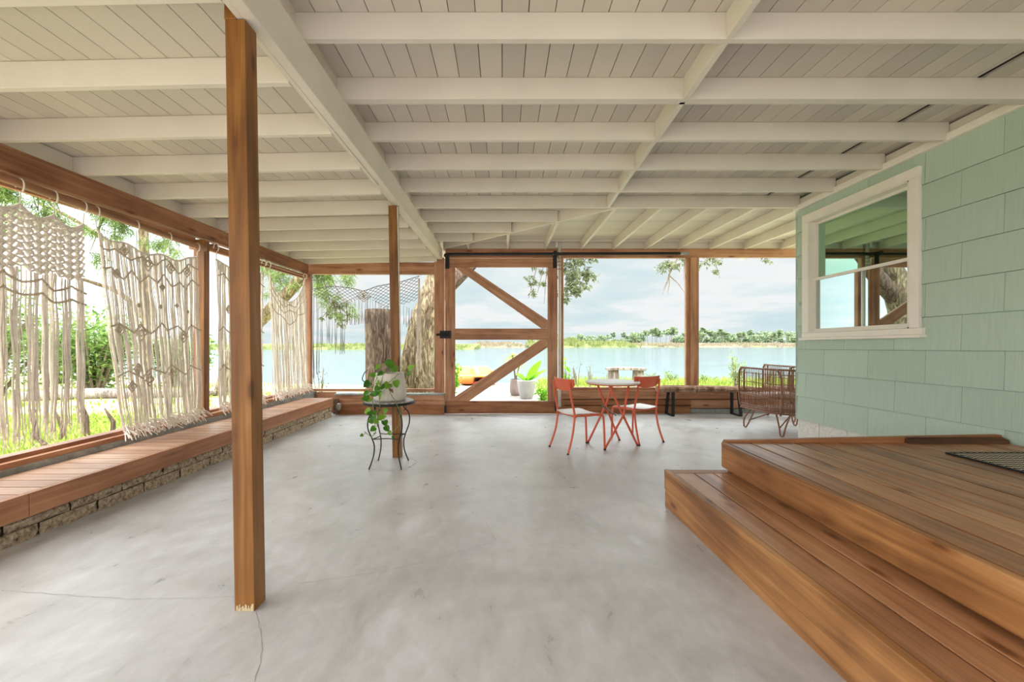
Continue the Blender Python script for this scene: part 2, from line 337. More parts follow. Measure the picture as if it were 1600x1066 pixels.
# far trees, one by one
def far_tree(kind, seed):
    rr = random.Random(seed); m = M(); tr = M()
    H = [6.2, 7.6, 5.2][kind]; tr.tube([(0,0,0), (.1,0,H*.5), (0,.1,H*.85)], [.16, .12, .05], 5)
    if kind == 1:
        blobs = [(rr.uniform(-1.2,1.2), rr.uniform(-1,1), H*rr.uniform(.6,1), rr.uniform(.5,1.0)) for _ in range(8)]
    else:
        blobs = [(rr.uniform(-2,2), rr.uniform(-1.5,1.5), H*rr.uniform(.3,.92), rr.uniform(.8,1.5)) for _ in range(10)]
    for bx, by, bz, br in blobs:
        for _ in range(48):
            d = Vector((rr.gauss(0,1), rr.gauss(0,1), rr.gauss(0,1))).normalized()
            p = Vector((bx, by, bz))+Vector((d.x*br, d.y*br, d.z*br*.62))*rr.uniform(.55, 1)
            m.leaf(p, (rr.uniform(-1,1), rr.uniform(-1,1), rr.uniform(-.4,.7)), (rr.uniform(-1,1), rr.uniform(-1,1), 1), rr.uniform(.6,1.1), rr.uniform(.45,.8))
    return m, tr, H
protos = []
for k in range(3):
    m, tr, H = far_tree(k, 30+k)
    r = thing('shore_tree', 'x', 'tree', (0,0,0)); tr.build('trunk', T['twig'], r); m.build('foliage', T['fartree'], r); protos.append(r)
used = [False]*3
rr = random.Random(5)
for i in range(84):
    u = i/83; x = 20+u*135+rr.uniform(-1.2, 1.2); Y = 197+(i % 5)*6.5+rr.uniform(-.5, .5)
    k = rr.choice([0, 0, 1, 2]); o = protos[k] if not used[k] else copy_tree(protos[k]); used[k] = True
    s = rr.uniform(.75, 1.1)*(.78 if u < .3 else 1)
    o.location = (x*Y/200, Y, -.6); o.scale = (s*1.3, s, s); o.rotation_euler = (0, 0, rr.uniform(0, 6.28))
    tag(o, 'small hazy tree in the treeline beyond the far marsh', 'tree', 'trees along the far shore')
for k in range(3):
    if not used[k]: bpy.data.objects.remove(protos[k])

# ------------------------------------------------------------------ floor
m = M(); XL, XR = -3.45, 6.4
for (x0, x1, y0, y1) in [(XL, XR, -3.2, 7.95)]:
    m.hexa([(x0,y0,-.5),(x1,y0,-.5),(x1,y1,-.5),(x0,y1,-.5)], [(x0,y0,FZ(y0)),(x1,y0,FZ(y0)),(x1,y1,FZ(y1)),(x0,y1,FZ(y1))])
floor = struct(m.build('floor', T['floor']))
def floorpt(x, y):
    Y = F0*(1.2-.0323)/(y-534-F0*.017); return Vector(((x-786)*Y/F0, Y, FZ(Y)+.0012))
def crack(pxs, wd, mat, name='floor_crack', jit=.004, seed=1):
    rr = random.Random(seed); pts = []
    base_ = [floorpt(*p) for p in pxs]
    for a, b in zip(base_, base_[1:]):
        k = max(2, int((b-a).length/.03))
        for i in range(k): pts.append(a.lerp(b, i/k)+Vector((rr.uniform(-jit, jit), rr.uniform(-jit, jit), 0)))
    pts.append(base_[-1]); vs = []; 
    for i, p in enumerate(pts):
        d = (pts[min(i+1, len(pts)-1)]-pts[max(i-1, 0)]).normalized(); s_ = Vector((-d.y, d.x, 0))*wd*rr.uniform(.3, 1)
        vs += [p-s_, p+s_]
    m = M(); m.add(vs, [(2*i, 2*i+1, 2*i+3, 2*i+2) for i in range(len(pts)-1)]); return m.build(name, mat, floor)
T['crk'] = plain('crack_grey', (150, 144, 138), .9); T['rust'] = plain('rusty_joint', (176, 140, 116), .9)
crack([(400,957), (407,985), (410,1015), (405,1045), (398,1066)], .0016, T['crk'], seed=1)
crack([(0,923), (60,927), (130,932), (200,937), (280,936), (366,933)], .0015, T['crk'], seed=2)
crack([(470,912), (540,902), (600,893), (660,880), (720,862), (775,845)], .0015, T['crk'], seed=3)
crack([(775,845), (770,836), (760,818)], .0013, T['crk'], seed=4)
crack([(578,729), (583,734), (620,736), (636,733), (653,722), (640,716), (592,718), (578,729)], .004, T['rust'], 'floor_joint', .001, 5)

# ------------------------------------------------------------------ ceiling
BX = -1.10                                                       # right face of the main beam
def lz(x): return 2.64+.02*(x-BX)                                # rafter underside, left of the beam
m = M(); rr = random.Random(2)
x = -3.72                                                        # left deck boards
while x < BX-.09:
    x1 = min(x+.143, BX-.09); z0, z1 = lz(x)+.15, lz(x1)+.15
    m.hexa([(x+.0025,-3.0,z0),(x1-.0025,-3.0,z1),(x1-.0025,8.3,z1),(x+.0025,8.3,z0)], [(x+.0025,-3.0,z0+.02),(x1-.0025,-3.0,z1+.02),(x1-.0025,8.3,z1+.02),(x+.0025,8.3,z0+.02)]); x += .143
RZ = 2.88; DZ = 3.03
x = BX-.09
while x < 3.9:
    if x < 3.28 < x+.148:
        m.box(x+.0025, 3.28, -3.0, 5.41, DZ, DZ+.02); x = 3.335; continue
    m.box(x+.0025, min(x+.148, 3.95)-.0025, -3.0, 5.41, DZ, DZ+.02); x += .148
y = 5.413                                                        # beyond the fifth rafter the boards run across
while y < 8.25:
    m.box(BX-.09, 6.5, y+.002, y+.118-.002, DZ, DZ+.02); y += .118
ceil = struct(m.build('ceiling', T['wboard']))
m = M()
m.hexa([(-3.75,-3.0,lz(-3.75)+.172),(BX-.09,-3.0,lz(BX)+.17),(BX-.09,8.35,lz(BX)+.17),(-3.75,8.35,lz(-3.75)+.172)], [(-3.75,-3.0,2.86),(BX-.09,-3.0,2.9),(BX-.09,8.35,2.9),(-3.75,8.35,2.86)])
m.box(BX-.1, 6.6, -3.0, 8.35, DZ+.022, DZ+.09)
m.build('roof_felt', T['dark'], ceil)
RY = [1.785, 2.385, 2.975, 3.58, 4.18, 4.80, 5.385]
TH = .042
ys_l = [-2.4, -1.8, -1.2, -.6, 0, .6, 1.2]+RY+[5.985, 6.585, 7.185, 7.70]
for yy in ys_l:
    m = M(); x0, x1 = -3.62, BX-.09
    m.hexa([(x0,yy,lz(x0)),(x1,yy,lz(x1)),(x1,yy+TH,lz(x1)),(x0,yy+TH,lz(x0))], [(x0,yy,lz(x0)+.148),(x1,yy,lz(x1)+.148),(x1,yy+TH,lz(x1)+.148),(x0,yy+TH,lz(x0)+.148)])
    m.build('rafter', T['white'], ceil, bevel=.003)
    # rim blocks between the rafters on top of the header
for a, b in zip(ys_l, ys_l[1:]):
    M().box(-3.62, -3.58, a+TH+.001, b-.001, 2.59, 2.735).build('rim_block', T['white'], ceil)
hipY = 5.42
def hip_x(yy): return 1.43-(yy-hipY)*(1.43+1.06)/(7.78-hipY)
for yy in [-2.4, -1.8, -1.2, -.6, 0, .6, 1.2]+RY:
    M().box(BX-.088, 3.715, yy, yy+TH+(.03 if yy == 2.975 else 0), RZ, RZ+.149).build('rafter', T['white'], ceil, bevel=.003)
for yy in (5.985, 6.585, 7.185):
    M().box(BX-.088, hip_x(yy+TH)-.03, yy, yy+TH, RZ, RZ+.149).build('rafter', T['white'], ceil, bevel=.003)
bxs = lambda Y: 1.23+.06*(Y-2.385)/3
for a, b in zip([.6, 1.2]+RY, [1.2]+RY):
    xx = bxs(a); m = M(); m.hexa([(xx,a+TH+.001,RZ),(xx+.04,a+TH+.001,RZ),(xx+.06,b-.001,RZ),(xx+.02,b-.001,RZ)], [(xx,a+TH+.001,RZ+.149),(xx+.04,a+TH+.001,RZ+.149),(xx+.06,b-.001,RZ+.149),(xx+.02,b-.001,RZ+.149)])
    m.build('rafter_block', T['white'], ceil, bevel=.002)
m = M(); m.bar((1.45, 5.40, RZ+.0745), (-1.07, 7.80, RZ+.0745), .04, .149); m.build('hip_rafter', T['white'], ceil)
for xx in (-.62, .08, .77, 1.42, 2.0, 2.59, 3.19, 3.77, 4.4, 5.06, 5.7):
    y0 = hipY+.015 if xx > 1.4 else hipY+(1.43-xx)*(7.78-hipY)/(2.49)+.06
    M().box(xx-.02, xx+.022, y0, 7.83, RZ+.001, RZ+.148).build('joist', T['white'], ceil, bevel=.003)
M().box(BX+.01, 6.4, 7.835, 7.875, RZ-.015, RZ+.148).build('rim_board', T['white'], ceil)
M().box(BX+.06, 6.4, 7.70, 7.95, 3.0, DZ-.001).build('soffit_board', T['white'], ceil)
# main beam
M().box(BX-.088, BX-.05, -3.0, 8.3, 2.8785, 3.05).build('beam_packing', T['white'], ceil)
m = M(); ya, yb = -3.0, 7.79
def bz(Y): return 2.64+.05*(Y-1.9)/5.9
m.hexa([(BX-.06,ya,bz(ya)),(BX,ya,bz(ya)),(BX,yb,bz(yb)),(BX-.06,yb,bz(yb))], [(BX-.06,ya,2.878),(BX,ya,2.878),(BX,yb,2.878),(BX-.06,yb,2.878)])
beam = thing('ceiling_beam', 'long white painted beam running overhead on the two wooden posts', 'beam', (BX-.045, 1.9, 2.64), world=True)
m.build('beam_timber', T['white'], beam, bevel=.004)
m = M(); m.hexa([(BX-.088,ya,2.625),(BX-.061,ya,2.625),(BX-.061,4.0,2.650),(BX-.088,4.0,2.650)], [(BX-.088,ya,2.8),(BX-.061,ya,2.8),(BX-.061,4.0,2.8),(BX-.088,4.0,2.8)])
m.build('ledger_strip', T['white'], beam)
m = M(); m.hexa([(BX-.088,4.005,2.660),(BX-.061,4.005,2.660),(BX-.061,yb,2.69),(BX-.088,yb,2.69)], [(BX-.088,4.005,2.8),(BX-.061,4.005,2.8),(BX-.061,yb,2.8),(BX-.088,yb,2.8)])
m.build('ledger_strip', T['white'], beam)

# ------------------------------------------------------------------ posts
m = M(); x0, x1, y0, y1 = -1.196, -1.106, 1.915, 2.005; zt = 2.637
m.hexa([(x0,y0,FZ(y0)),(x1,y0,FZ(y0)),(x1,y1,FZ(y1)),(x0,y1,FZ(y1))], [(x0-.043,y0,2.637),(x1-.043,y0,zt),(x1-.043,y1,zt),(x0-.043,y1,2.637)])
m.box(-1.243, -1.190, y0, y1, 2.6372, 2.78)
o = m.build('wooden_post', T['postz'], bevel=.003, org=(-1.15, 1.96, 0)); tag(o, 'near square pine post, largest in view, standing on the concrete with chipped foot', 'post')
m = M(); rr = random.Random(3)
for i in range(16):
    xx = x0+.01+i*.0048+rr.uniform(-.001, .001); hh = rr.uniform(.012, .034)
    m.box(xx, xx+.0036, y0-.0035, y0+.001, FZ(y0)+.001, FZ(y0)+hh)
m.build('bare_wood_chips', plain('bare_wood', (214, 194, 156), .8), o, org=None).location = (1.15, -1.96, 0)
m = M(); x0, x1, y0, y1 = -1.186, -1.096, 4.612, 4.702
m.hexa([(x0,y0,FZ(y0)),(x1,y0,FZ(y0)),(x1,y1,FZ(y1)),(x0,y1,FZ(y1))], [(x0-.045,y0,2.662),(x1-.045,y0,2.662),(x1-.045,y1,2.662),(x0-.045,y1,2.662)])
o = m.build('wooden_post', T['postz'], bevel=.003, org=(-1.14, 4.65, 0)); tag(o, 'thinner-looking pine post behind the plant stand', 'post')
m = M(); m.bar((x1+.004, 4.63, .5), (x1-.040, 4.63, 2.65), .004, .03, (0,1,0)); m.build('lit_edge_strip', T['trim'], o).location = (1.14, -4.65, 0)  # white strip standing in for light on the post's right side

# ------------------------------------------------------------------ left wall: header, posts, sill
wl = thing('wall_left', None, None); struct(wl)
HX0, HX1 = -3.60, -3.51
def hexY(m, x0, x1, ya, yb, za0, za1, zb0, zb1):
    return m.hexa([(x0,ya,za0),(x1,ya,za0),(x1,yb,zb0),(x0,yb,zb0)], [(x0,ya,za1),(x1,ya,za1),(x1,yb,zb1),(x0,yb,zb1)])
hexY(M(), HX0, HX1, -1.2, 7.76, 2.385, 2.545, 2.425, 2.585).build('header_beam', T['redy'], wl, bevel=.003)
hexY(M(), HX0, HX1-.006, -1.2, 7.76, 2.546, 2.588, 2.586, 2.592).build('header_cap', T['redy'], wl)
for ya, yb in ((-1.0, 2.10), (2.2, 4.965), (5.085, 7.70)):
    hexY(M(), -3.59, -3.55, ya, yb, 2.30, 2.384, 2.33, 2.40).build('frame_head', T['redy'], wl)
for yy in (-1.1, 2.10, 4.97):
    m = M(); m.box(-3.555, -3.455, yy, yy+.03, .36, 2.383); m.build('wall_post', T['postz'], wl, bevel=.002)
    m = M(); m.box(-3.60, -3.47, yy+.031, yy+.115, .36, 2.383); m.build('wall_post', T['redz'], wl, bevel=.002)
m = M(); m.box(-3.585, -3.455, 7.70, 7.80, .33, 2.42); m.build('corner_post', T['redz'], wl, bevel=.002)
m = M(); hexY(m, -3.60, -3.50, -1.2, 7.8, .33, .395, .33, .375); m.build('sill_rail', T['redy'], wl, bevel=.003)
m = M(); hexY(m, -3.50, -3.445, -1.2, 7.8, .32, .362, .30, .345); m.build('sill_board', T['benchf'], wl, bevel=.003)
m = M(); hexY(m, -3.62, -3.43, -1.2, 7.9, -.3, .325, -.3, .298); m.build('curb', T['curb'], wl)

# built-in bench
def bzt(Y): return .275-.0095*(Y-2.5)
BF0, BF1 = -2.885, -2.93
def bf(Y): return BF0+(BF1-BF0)*(Y-2.5)/5
bench = thing('built_in_bench', 'long low wooden bench on split-face block along the open left wall', 'bench', (-3.1, 3, 0), world=True)
m = M(); y = -.9; yend = 7.42; rr = random.Random(8)
while y < yend:
    y1 = min(y+.14, yend); z0, z1 = bzt(y), bzt(y1); a = .006
    m.hexa([(-3.425,y+a,z0-.03),(bf(y)-.045,y+a,z0-.03),(bf(y1)-.045,y1-a,z1-.03),(-3.425,y1-a,z1-.03)], [(-3.425,y+a,z0),(bf(y)-.045,y+a,z0),(bf(y1)-.045,y1-a,z1),(-3.425,y1-a,z1)]); y += .14
m.build('seat_boards', T['bench'], bench)
for ya, yb in ((-.9, 2.62), (2.624, 7.42)):
    m = M(); m.hexa([(bf(ya)-.04,ya,bzt(ya)-.142),(bf(ya),ya,bzt(ya)-.142),(bf(yb),yb,bzt(yb)-.142),(bf(yb)-.04,yb,bzt(yb)-.142)], [(bf(ya)-.04,ya,bzt(ya)+.002),(bf(ya),ya,bzt(ya)+.002),(bf(yb),yb,bzt(yb)+.002),(bf(yb)-.04,yb,bzt(yb)+.002)])
    m.build('fascia_board', T['benchf'], bench, bevel=.004)
m = M(); rr = random.Random(9)                                       # split-face blocks, two courses
def rough_block(m, ya, yb, z0f, z1f):
    ny, nz_ = 9, 4; vs = []; 
    for i in range(ny+1):
        for j in range(nz_+1):
            Y = ya+(yb-ya)*i/ny; z = z0f(Y)+(z1f(Y)-z0f(Y))*j/nz_; e = i in (0, ny) or j in (0, nz_)
            vs.append((bf(Y)-.03+(0 if e else .012)+rr.uniform(-.007, .007), Y, z))
    k = len(vs); fs = [(i*(nz_+1)+j, (i+1)*(nz_+1)+j, (i+1)*(nz_+1)+j+1, i*(nz_+1)+j+1) for i in range(ny) for j in range(nz_)]
    m.add(vs, fs)
y = -.9; 
while y < 7.4:
    y1 = min(y+.40, 7.42); rough_block(m, y+.006, y1-.006, lambda Y: FZ(Y)-.02, lambda Y: FZ(Y)+(bzt(Y)-.142-FZ(Y))*.52); y += .40
y = -1.1
while y < 7.4:
    y1 = min(y+.40, 7.42); rough_block(m, y+.006, y1-.006, lambda Y: FZ(Y)+(bzt(Y)-.142-FZ(Y))*.55, lambda Y: bzt(Y)-.14); y += .40
m.build('block_base', T['stone'], bench)
m = M(); m.hexa([(-3.42,-.9,-.15),(bf(-.9)-.05,-.9,-.15),(bf(7.4)-.05,7.4,-.15),(-3.42,7.4,-.15)], [(-3.42,-.9,.24),(bf(-.9)-.05,-.9,.24),(bf(7.4)-.05,7.4,.19),(-3.42,7.4,.19)]); m.build('mortar_core', T['mortar'], bench)

# ------------------------------------------------------------------ far wall
wf = thing('wall_far', None, None); struct(wf)
def wb(x0, x1, y0, y1, Ya, Yb):
    a, b = W(x0, y1), W(x1, y0); return (a[0], b[0], Ya, Yb, a[1], b[1])
def wbox(name, px, Y0, Y1, mat, bevel=.003):
    x0, x1, y0, y1 = px; a = W(x0, y1, Y0); b = W(x1, y0, Y0)
    return M().box(a[0], b[0], Y0, Y1, a[1], b[1]).build(name, mat, wf, bevel=bevel)
wbox('header_beam', (480, 679, 410, 428.5), 7.81, 7.90, T['gatex'])
wbox('header_beam', (696, 1092, 388.5, 403), 7.81, 7.90, T['gatex'])
wbox('header_beam', (1092, 1330, 388.5, 402), 7.812, 7.90, T['gatex'])
wbox('wall_post', (678.5, 694, 403, 648), 7.80, 7.90, T['gatez'])
wbox('wall_post', (875, 880.5, 403, 648), 7.815, 7.90, T['gatez'])
wbox('wall_post', (1072, 1079, 402.5, 608), 7.835, 7.90, T['gatez'])
wbox('wall_post', (1079.3, 1092, 402.5, 608), 7.805, 7.90, T['gatez'])
wbox('sill_rail', (484, 679, 608, 612), 7.84, 7.92, T['gatex'])
wbox('sill_rail', (880, 1245, 605.5, 610), 7.84, 7.92, T['gatex'])
wbox('sill_rail', (1245, 1340, 605.5, 610), 7.84, 7.92, T['gatex'])
wbox('sill_board', (870, 1340, 610.5, 623.5), 7.80, 7.88, T['gatex'])
wbox('timber', (870, 1079, 625, 633), 7.805, 7.88, T['deckx']); wbox('timber', (870, 1079, 634.5, 647), 7.803, 7.88, T['deckx'])
wbox('timber', (1079.5, 1340, 625, 638), 7.80, 7.88, T['gatex']); wbox('base_curb', (1079.5, 1340, 639, 649), 7.81, 7.88, T['curb'])
M().box(-1.05, 1.0, 7.80, 7.86, -.16, -.06).build('threshold', T['deckx'], wf)
wbox('backing_board', (870, 1340, 611, 648), 7.882, 7.90, T['deckx'])
wbox('timber', (484, 524, 613, 648), 7.86, 7.92, T['gatex'])
# timber plinth in the far left corner
pl = thing('timber_plinth', 'low timber plinth with grey top between bench end and gate', 'plinth', (-2, 7.7, -.1), world=True)
xa, xb = -3.0, W(694.5, 0, 7.66)[0]
M().box(xa, xb, 7.64, 7.795, .245, .275).build('top_slab', T['curb'], pl, bevel=.006)
M().box(xa+.01, xb, 7.66, 7.79, .075, .243).build('timber', T['gatex'], pl, bevel=.004)
M().box(xa+.01, xb-.005, 7.662, 7.79, FZ(7.7)-.01, .072).build('timber', T['deckx'], pl, bevel=.004)

# ------------------------------------------------------------------ the gate
GY0, GY1 = 7.70, 7.75
gate = thing('braced_gate', 'large pine framed gate with two diagonal braces hung from a black track', 'gate', (P(786,646,GY0).x, GY0, FZ(7.7)), world=True)
def gbox(name, px, mat, y0=GY0, y1=GY1):
    x0, x1, ya, yb = px; a = W(x0, yb, GY0); b = W(x1, ya, GY0); return M().box(a[0], b[0], y0, y1, a[1], b[1]).build(name, mat, gate, bevel=.003)
gbox('stile', (695.5, 711, 418, 626.5), T['gatez']); gbox('stile', (855.8, 871, 418, 626.5), T['gatez'])
gbox('top_rail', (696, 871, 403.8, 417.6), T['gatex']); gbox('middle_rail', (711.4, 855.4, 513.5, 531), T['gatex']); gbox('bottom_rail', (695.5, 871, 627, 644.8), T['deckx'])
def place_brace(m):
    o = m.build('diagonal_brace', T['gatex'], gate); o.location = m.org; o.rotation_euler = (0, m.ang, 0); return o
M.place = place_brace
def prismY(px, y0, y1, tilt):
    k = len(px); a = [P(x, y, y0) for x, y in px]; m = M(); b = [Vector((p.x, y1, p.z)) for p in a]
    org = sum(a, Vector())/k; ang = math.atan2(-(a[1]-a[0]).z, (a[1]-a[0]).x) if False else tilt
    Rm = Matrix.Rotation(ang, 3, 'Y'); Ri = Rm.inverted(); a = [Ri @ (p-org) for p in a]; b = [Ri @ (p-org) for p in b]; m.org = org; m.ang = ang
    return m.add(a+b, [tuple(range(k))[::-1], tuple(range(k, 2*k))]+[(i, (i+1) % k, k+(i+1) % k, k+i) for i in range(k)])
prismY([(711.3, 417.9), (733, 417.9), (855.3, 500), (855.3, 513.3), (846, 513.3)], GY0+.002, GY1-.004, .60).place()
prismY([(711.3, 626.7), (711.3, 620), (844, 531.3), (855.3, 531.3), (855.3, 543), (733, 626.7)], GY0+.002, GY1-.004, -.60).place()
m = M(); a = W(682, 529, 7.69); b = W(704.5, 517, 7.69); m.box(a[0]+.06, b[0], 7.685, 7.699, a[1], b[1])
p = P(686, 523, 7.68); m.tube([(a[0], 7.675, p.z), (b[0]-.03, 7.675, p.z)], .022, 10); m.build('sliding_latch', T['black'], gate)
m = M(); m.tube([P(863,531,7.68)+Vector((0,.02,0)), P(863.5,533,7.64), P(863.5,546,7.64), P(862.5,549,7.68)+Vector((0,.02,0))], .010, 6); m.build('pull_handle', T['rust'], gate)
for (xa_, xb_, ya_, yb_) in ((695.5, 702, 398, 420), (864, 870, 394, 419)):
    m = M(); a = W(xa_, yb_, 7.69); b = W(xb_, ya_, 7.69); m.box(a[0], b[0], 7.680, 7.699, a[1], b[1])
    m.tube([(a[0]+.03, 7.60, b[1]-.03), (a[0]+.03, 7.70, b[1]-.03)], .04, 12); m.build('strap_hanger', T['black'], gate)
m = M(); a = P(694.5, 645, 7.68); m.box(a.x, a.x+.03, 7.675, 7.699, a.z, a.z+.13); m.build('corner_bracket', T['black'], gate)
m = M(); a = P(867, 642, 7.68); m.box(a.x, a.x+.045, 7.675, 7.699, a.z, a.z+.18); m.build('corner_bracket', T['black'], gate)
trk = thing('gate_track', 'black metal sliding track above the gate, running right to the wide post', 'track', (0, 7.66, 2.75), world=True)
a, b = P(699, 398, 7.73), P(1074, 396.5, 7.73); m = M(); m.tube([a+Vector((0,-.03,0)), b+Vector((0,-.03,0))], .026, 12); m.build('track_rail', T['track'], trk, smooth=False)
m = M(); m.tube([b+Vector((-.14,-.03,0)), b+Vector((.01,-.03,0))], .028, 12); m.build('rail_end', T['steel'], trk)
for px in (708, 785, 868, 950, 1060):
    m = M(); p = P(px, 397, 7.73); m.box(p.x-.012, p.x+.012, 7.70, 7.808, p.z-.01, p.z+.01); m.build('track_bracket', T['black'], trk)
# pipe in front of the post right of the gate
pipe = thing('white_pipe', 'white vertical conduit pipe on the post right of the gate', 'pipe', (P(874,0,7.79).x, 7.78, 0), world=True)
px_ = P(874.3, 0, 7.78).x; m = M(); m.tube([(px_, 7.782, .02), (px_, 7.782, 2.99)], .028, 12); m.build('tube', T['pvc'], pipe, smooth=True)
m = M(); m.box(px_-.075, px_-.03, 7.76, 7.80, 2.905, 3.0); m.build('ceiling_bracket', T['pvc'], pipe)
for i, yy in enumerate((404, 409.5, 415, 421)):
    z = P(0, yy, 7.78).z; m = M(); m.tube([(px_+.042*math.cos(t), 7.776+.042*math.sin(t), z) for t in [PI*2*k/14 for k in range(15)]], .006, 6, cap=False); m.build('band_clamp', T['rust'], pipe)

# outlet box at the bench end
ob = thing('outlet_box', 'weathered outdoor electrical outlet with clear cover beside the bench end', 'electrical outlet', (-2.96, 7.6, 0), world=True)
a, b = P(521, 647, 7.6), P(541, 623, 7.6); m = M(); m.box(a.x, a.x+.09, 7.58, 7.63, a.z, b.z); m.build('back_box', plain('rusty_plate', (110, 84, 66), .8, var=.3, scale=30), ob, bevel=.004)
m = M(); m.lathe([(.045,0),(.052,.02),(.052,.05),(.042,.07)], (0,0,0), 20); 
m.v = [(x*.8, -z, y*1.25) for x, y, z in m.v]; o2 = m.build('cover', plain('clear_cover', (150, 142, 130), .25), ob, smooth=True, org=None)
o2.parent = ob; o2.matrix_parent_inverse = Matrix(); o2.location = (.085, -.03, .06)

# ------------------------------------------------------------------ house wall on the right
WX = 3.735; WY = 5.46; 
def ws(Y): return .012*(WY-Y)
wr = thing('wall_right', None, None); struct(wr)
hole = (3.90, 5.26, 1.28, 2.69)                                   # y0 y1 z0 z1 (unsheared z)
def cut(r, h):
    y0, y1, z0, z1 = r; a0, a1, b0, b1 = h
    if y1 <= a0 or y0 >= a1 or z1 <= b0 or z0 >= b1: return [r]
    o = []
    if y0 < a0: o.append((y0, a0, z0, z1))
    if y1 > a1: o.append((a1, y1, z0, z1))
    ya, yb = max(y0, a0), min(y1, a1)
    if z0 < b0: o.append((ya, yb, z0, b0))
    if z1 > b1: o.append((ya, yb, b1, z1))
    return o
m = M(); z = .22; row = 0
while z < 2.87:
    z1 = min(z+.294, 2.87); y = WY-(.16 if row % 2 else .46)-.0
    cells = [(y, WY)]
    while y > -1.2: cells.append((max(y-.6, -1.2), y)); y -= .6
    for (a, b) in cells:
        for (p0, p1, q0, q1) in cut((a+.0015, b-.0015, z+.002, z1-.001), hole):
            xb_ = lambda q: WX-.010+.012*(q-z)/.294
            m.hexa([(xb_(q0),p0,q0+ws(p0)),(WX+.01,p0,q0+ws(p0)),(WX+.01,p1,q0+ws(p1)),(xb_(q0),p1,q0+ws(p1))], [(xb_(q1),p0,q1+ws(p0)),(WX+.01,p0,q1+ws(p0)),(WX+.01,p1,q1+ws(p1)),(xb_(q1),p1,q1+ws(p1))])
    z = z1; row += 1
m.build('siding', T['green'], wr)
m = M()
for (p0, p1, q0, q1) in cut((-1.2, WY-.005, .2, 3.02), hole): m.box(WX+.011, WX+.11, p0, p1, q0, q1)
m.build('sheathing', plain('dark_green_gap', (96, 116, 92), .8), wr)
m = M(); m.box(WX+.012, 6.4, WY-.05, WY, .2, 3.02); m.build('end_sheathing', T['green'], wr)
m = M()
for i, (a, b) in enumerate(((5.09, WY-.005), (4.68, 5.085), (4.27, 4.675), (3.86, 4.265), (-1, 3.855))): m.box(WX+.005, WX+.1, a, b, -.3, .24)
m.build('foundation_blocks', T['found'], wr, bevel=.006)
def fr(x0, x1, ya, yb, z0, z1): 
    return M().hexa([(x0,ya,z0+ws(ya)),(x1,ya,z0+ws(ya)),(x1,yb,z0+ws(yb)),(x0,yb,z0+ws(yb))], [(x0,ya,z1+ws(ya)),(x1,ya,z1+ws(ya)),(x1,yb,z1+ws(yb)),(x0,yb,z1+ws(yb))])
fr(WX-.045, WX+.0, -1.2, WY+.02, 2.852, 2.915).build('frieze_trim', T['trim'], wr, bevel=.003)
fr(WX-.012, WX+.01, -1.2, WY, 2.916, 2.99).build('frieze_board', T['white'], wr)
M().box(WX-.012, WX-.001, WY-.0, WY+.012, .22, 2.85).build('corner_bead', T['green'], wr)
# window
win = thing('window_1', None, None); struct(win)
Y0, Y1, Z0, Z1 = 3.83, 5.325, 1.215, 2.75
cx0, cx1 = WX-.035, WX-.002
fr(cx0, cx1, Y0, Y1, Z1-.095, Z1).build('casing', T['trim'], win, bevel=.003)
fr(cx0, cx1, Y0, Y0+.095, Z0+.09, Z1-.096).build('casing', T['trim'], win, bevel=.003)
fr(cx0, cx1, Y1-.095, Y1, Z0+.09, Z1-.096).build('casing', T['trim'], win, bevel=.003)
fr(cx0, cx1, Y0-.03, Y1+.005, Z0+.03, Z0+.089).build('apron', T['trim'], win, bevel=.003)
fr(cx0-.035, cx1, Y0-.045, Y1+.01, Z0, Z0+.029).build('window_sill', T['trim'], win, bevel=.004)
a0, a1, b0, b1 = Y0+.096, Y1-.096, Z0+.091, Z1-.097
jx = WX+.10                                                        # jamb lining of the recess
m = M()
for q in ((a0,a0+.012,b0,b1),(a1-.012,a1,b0,b1),(a0,a1,b0,b0+.012),(a0,a1,b1-.012,b1)):
    y0_, y1_, z0_, z1_ = q; m.hexa([(cx0,y0_,z0_+ws(y0_)),(jx,y0_,z0_+ws(y0_)),(jx,y1_,z0_+ws(y1_)),(cx0,y1_,z0_+ws(y1_))], [(cx0,y0_,z1_+ws(y0_)),(jx,y0_,z1_+ws(y0_)),(jx,y1_,z1_+ws(y1_)),(cx0,y1_,z1_+ws(y1_))])
m.build('window_jamb', T['trim'], win)
def glass(name, tint, gf, gc):
    m = bpy.data.materials.new(name); m.use_nodes = True; nt = m.node_tree; nt.nodes.clear()
    t = N(nt, 'ShaderNodeBsdfTransparent'); t.inputs[0].default_value = (*tint, 1); g = N(nt, 'ShaderNodeBsdfGlossy'); g.inputs['Roughness'].default_value = .015; g.inputs['Color'].default_value = (*gc, 1)
    l = N(nt, 'ShaderNodeFresnel'); l.inputs[0].default_value = 1.55
    f = mth(nt, 'ADD', l.outputs[0], gf, clamp=True)
    x = N(nt, 'ShaderNodeMixShader'); nt.links.new(f, x.inputs[0]); nt.links.new(t.outputs[0], x.inputs[1]); nt.links.new(g.outputs[0], x.inputs[2])
    o = N(nt, 'ShaderNodeOutputMaterial'); nt.links.new(x.outputs[0], o.inputs[0]); return m
zm = 1.93
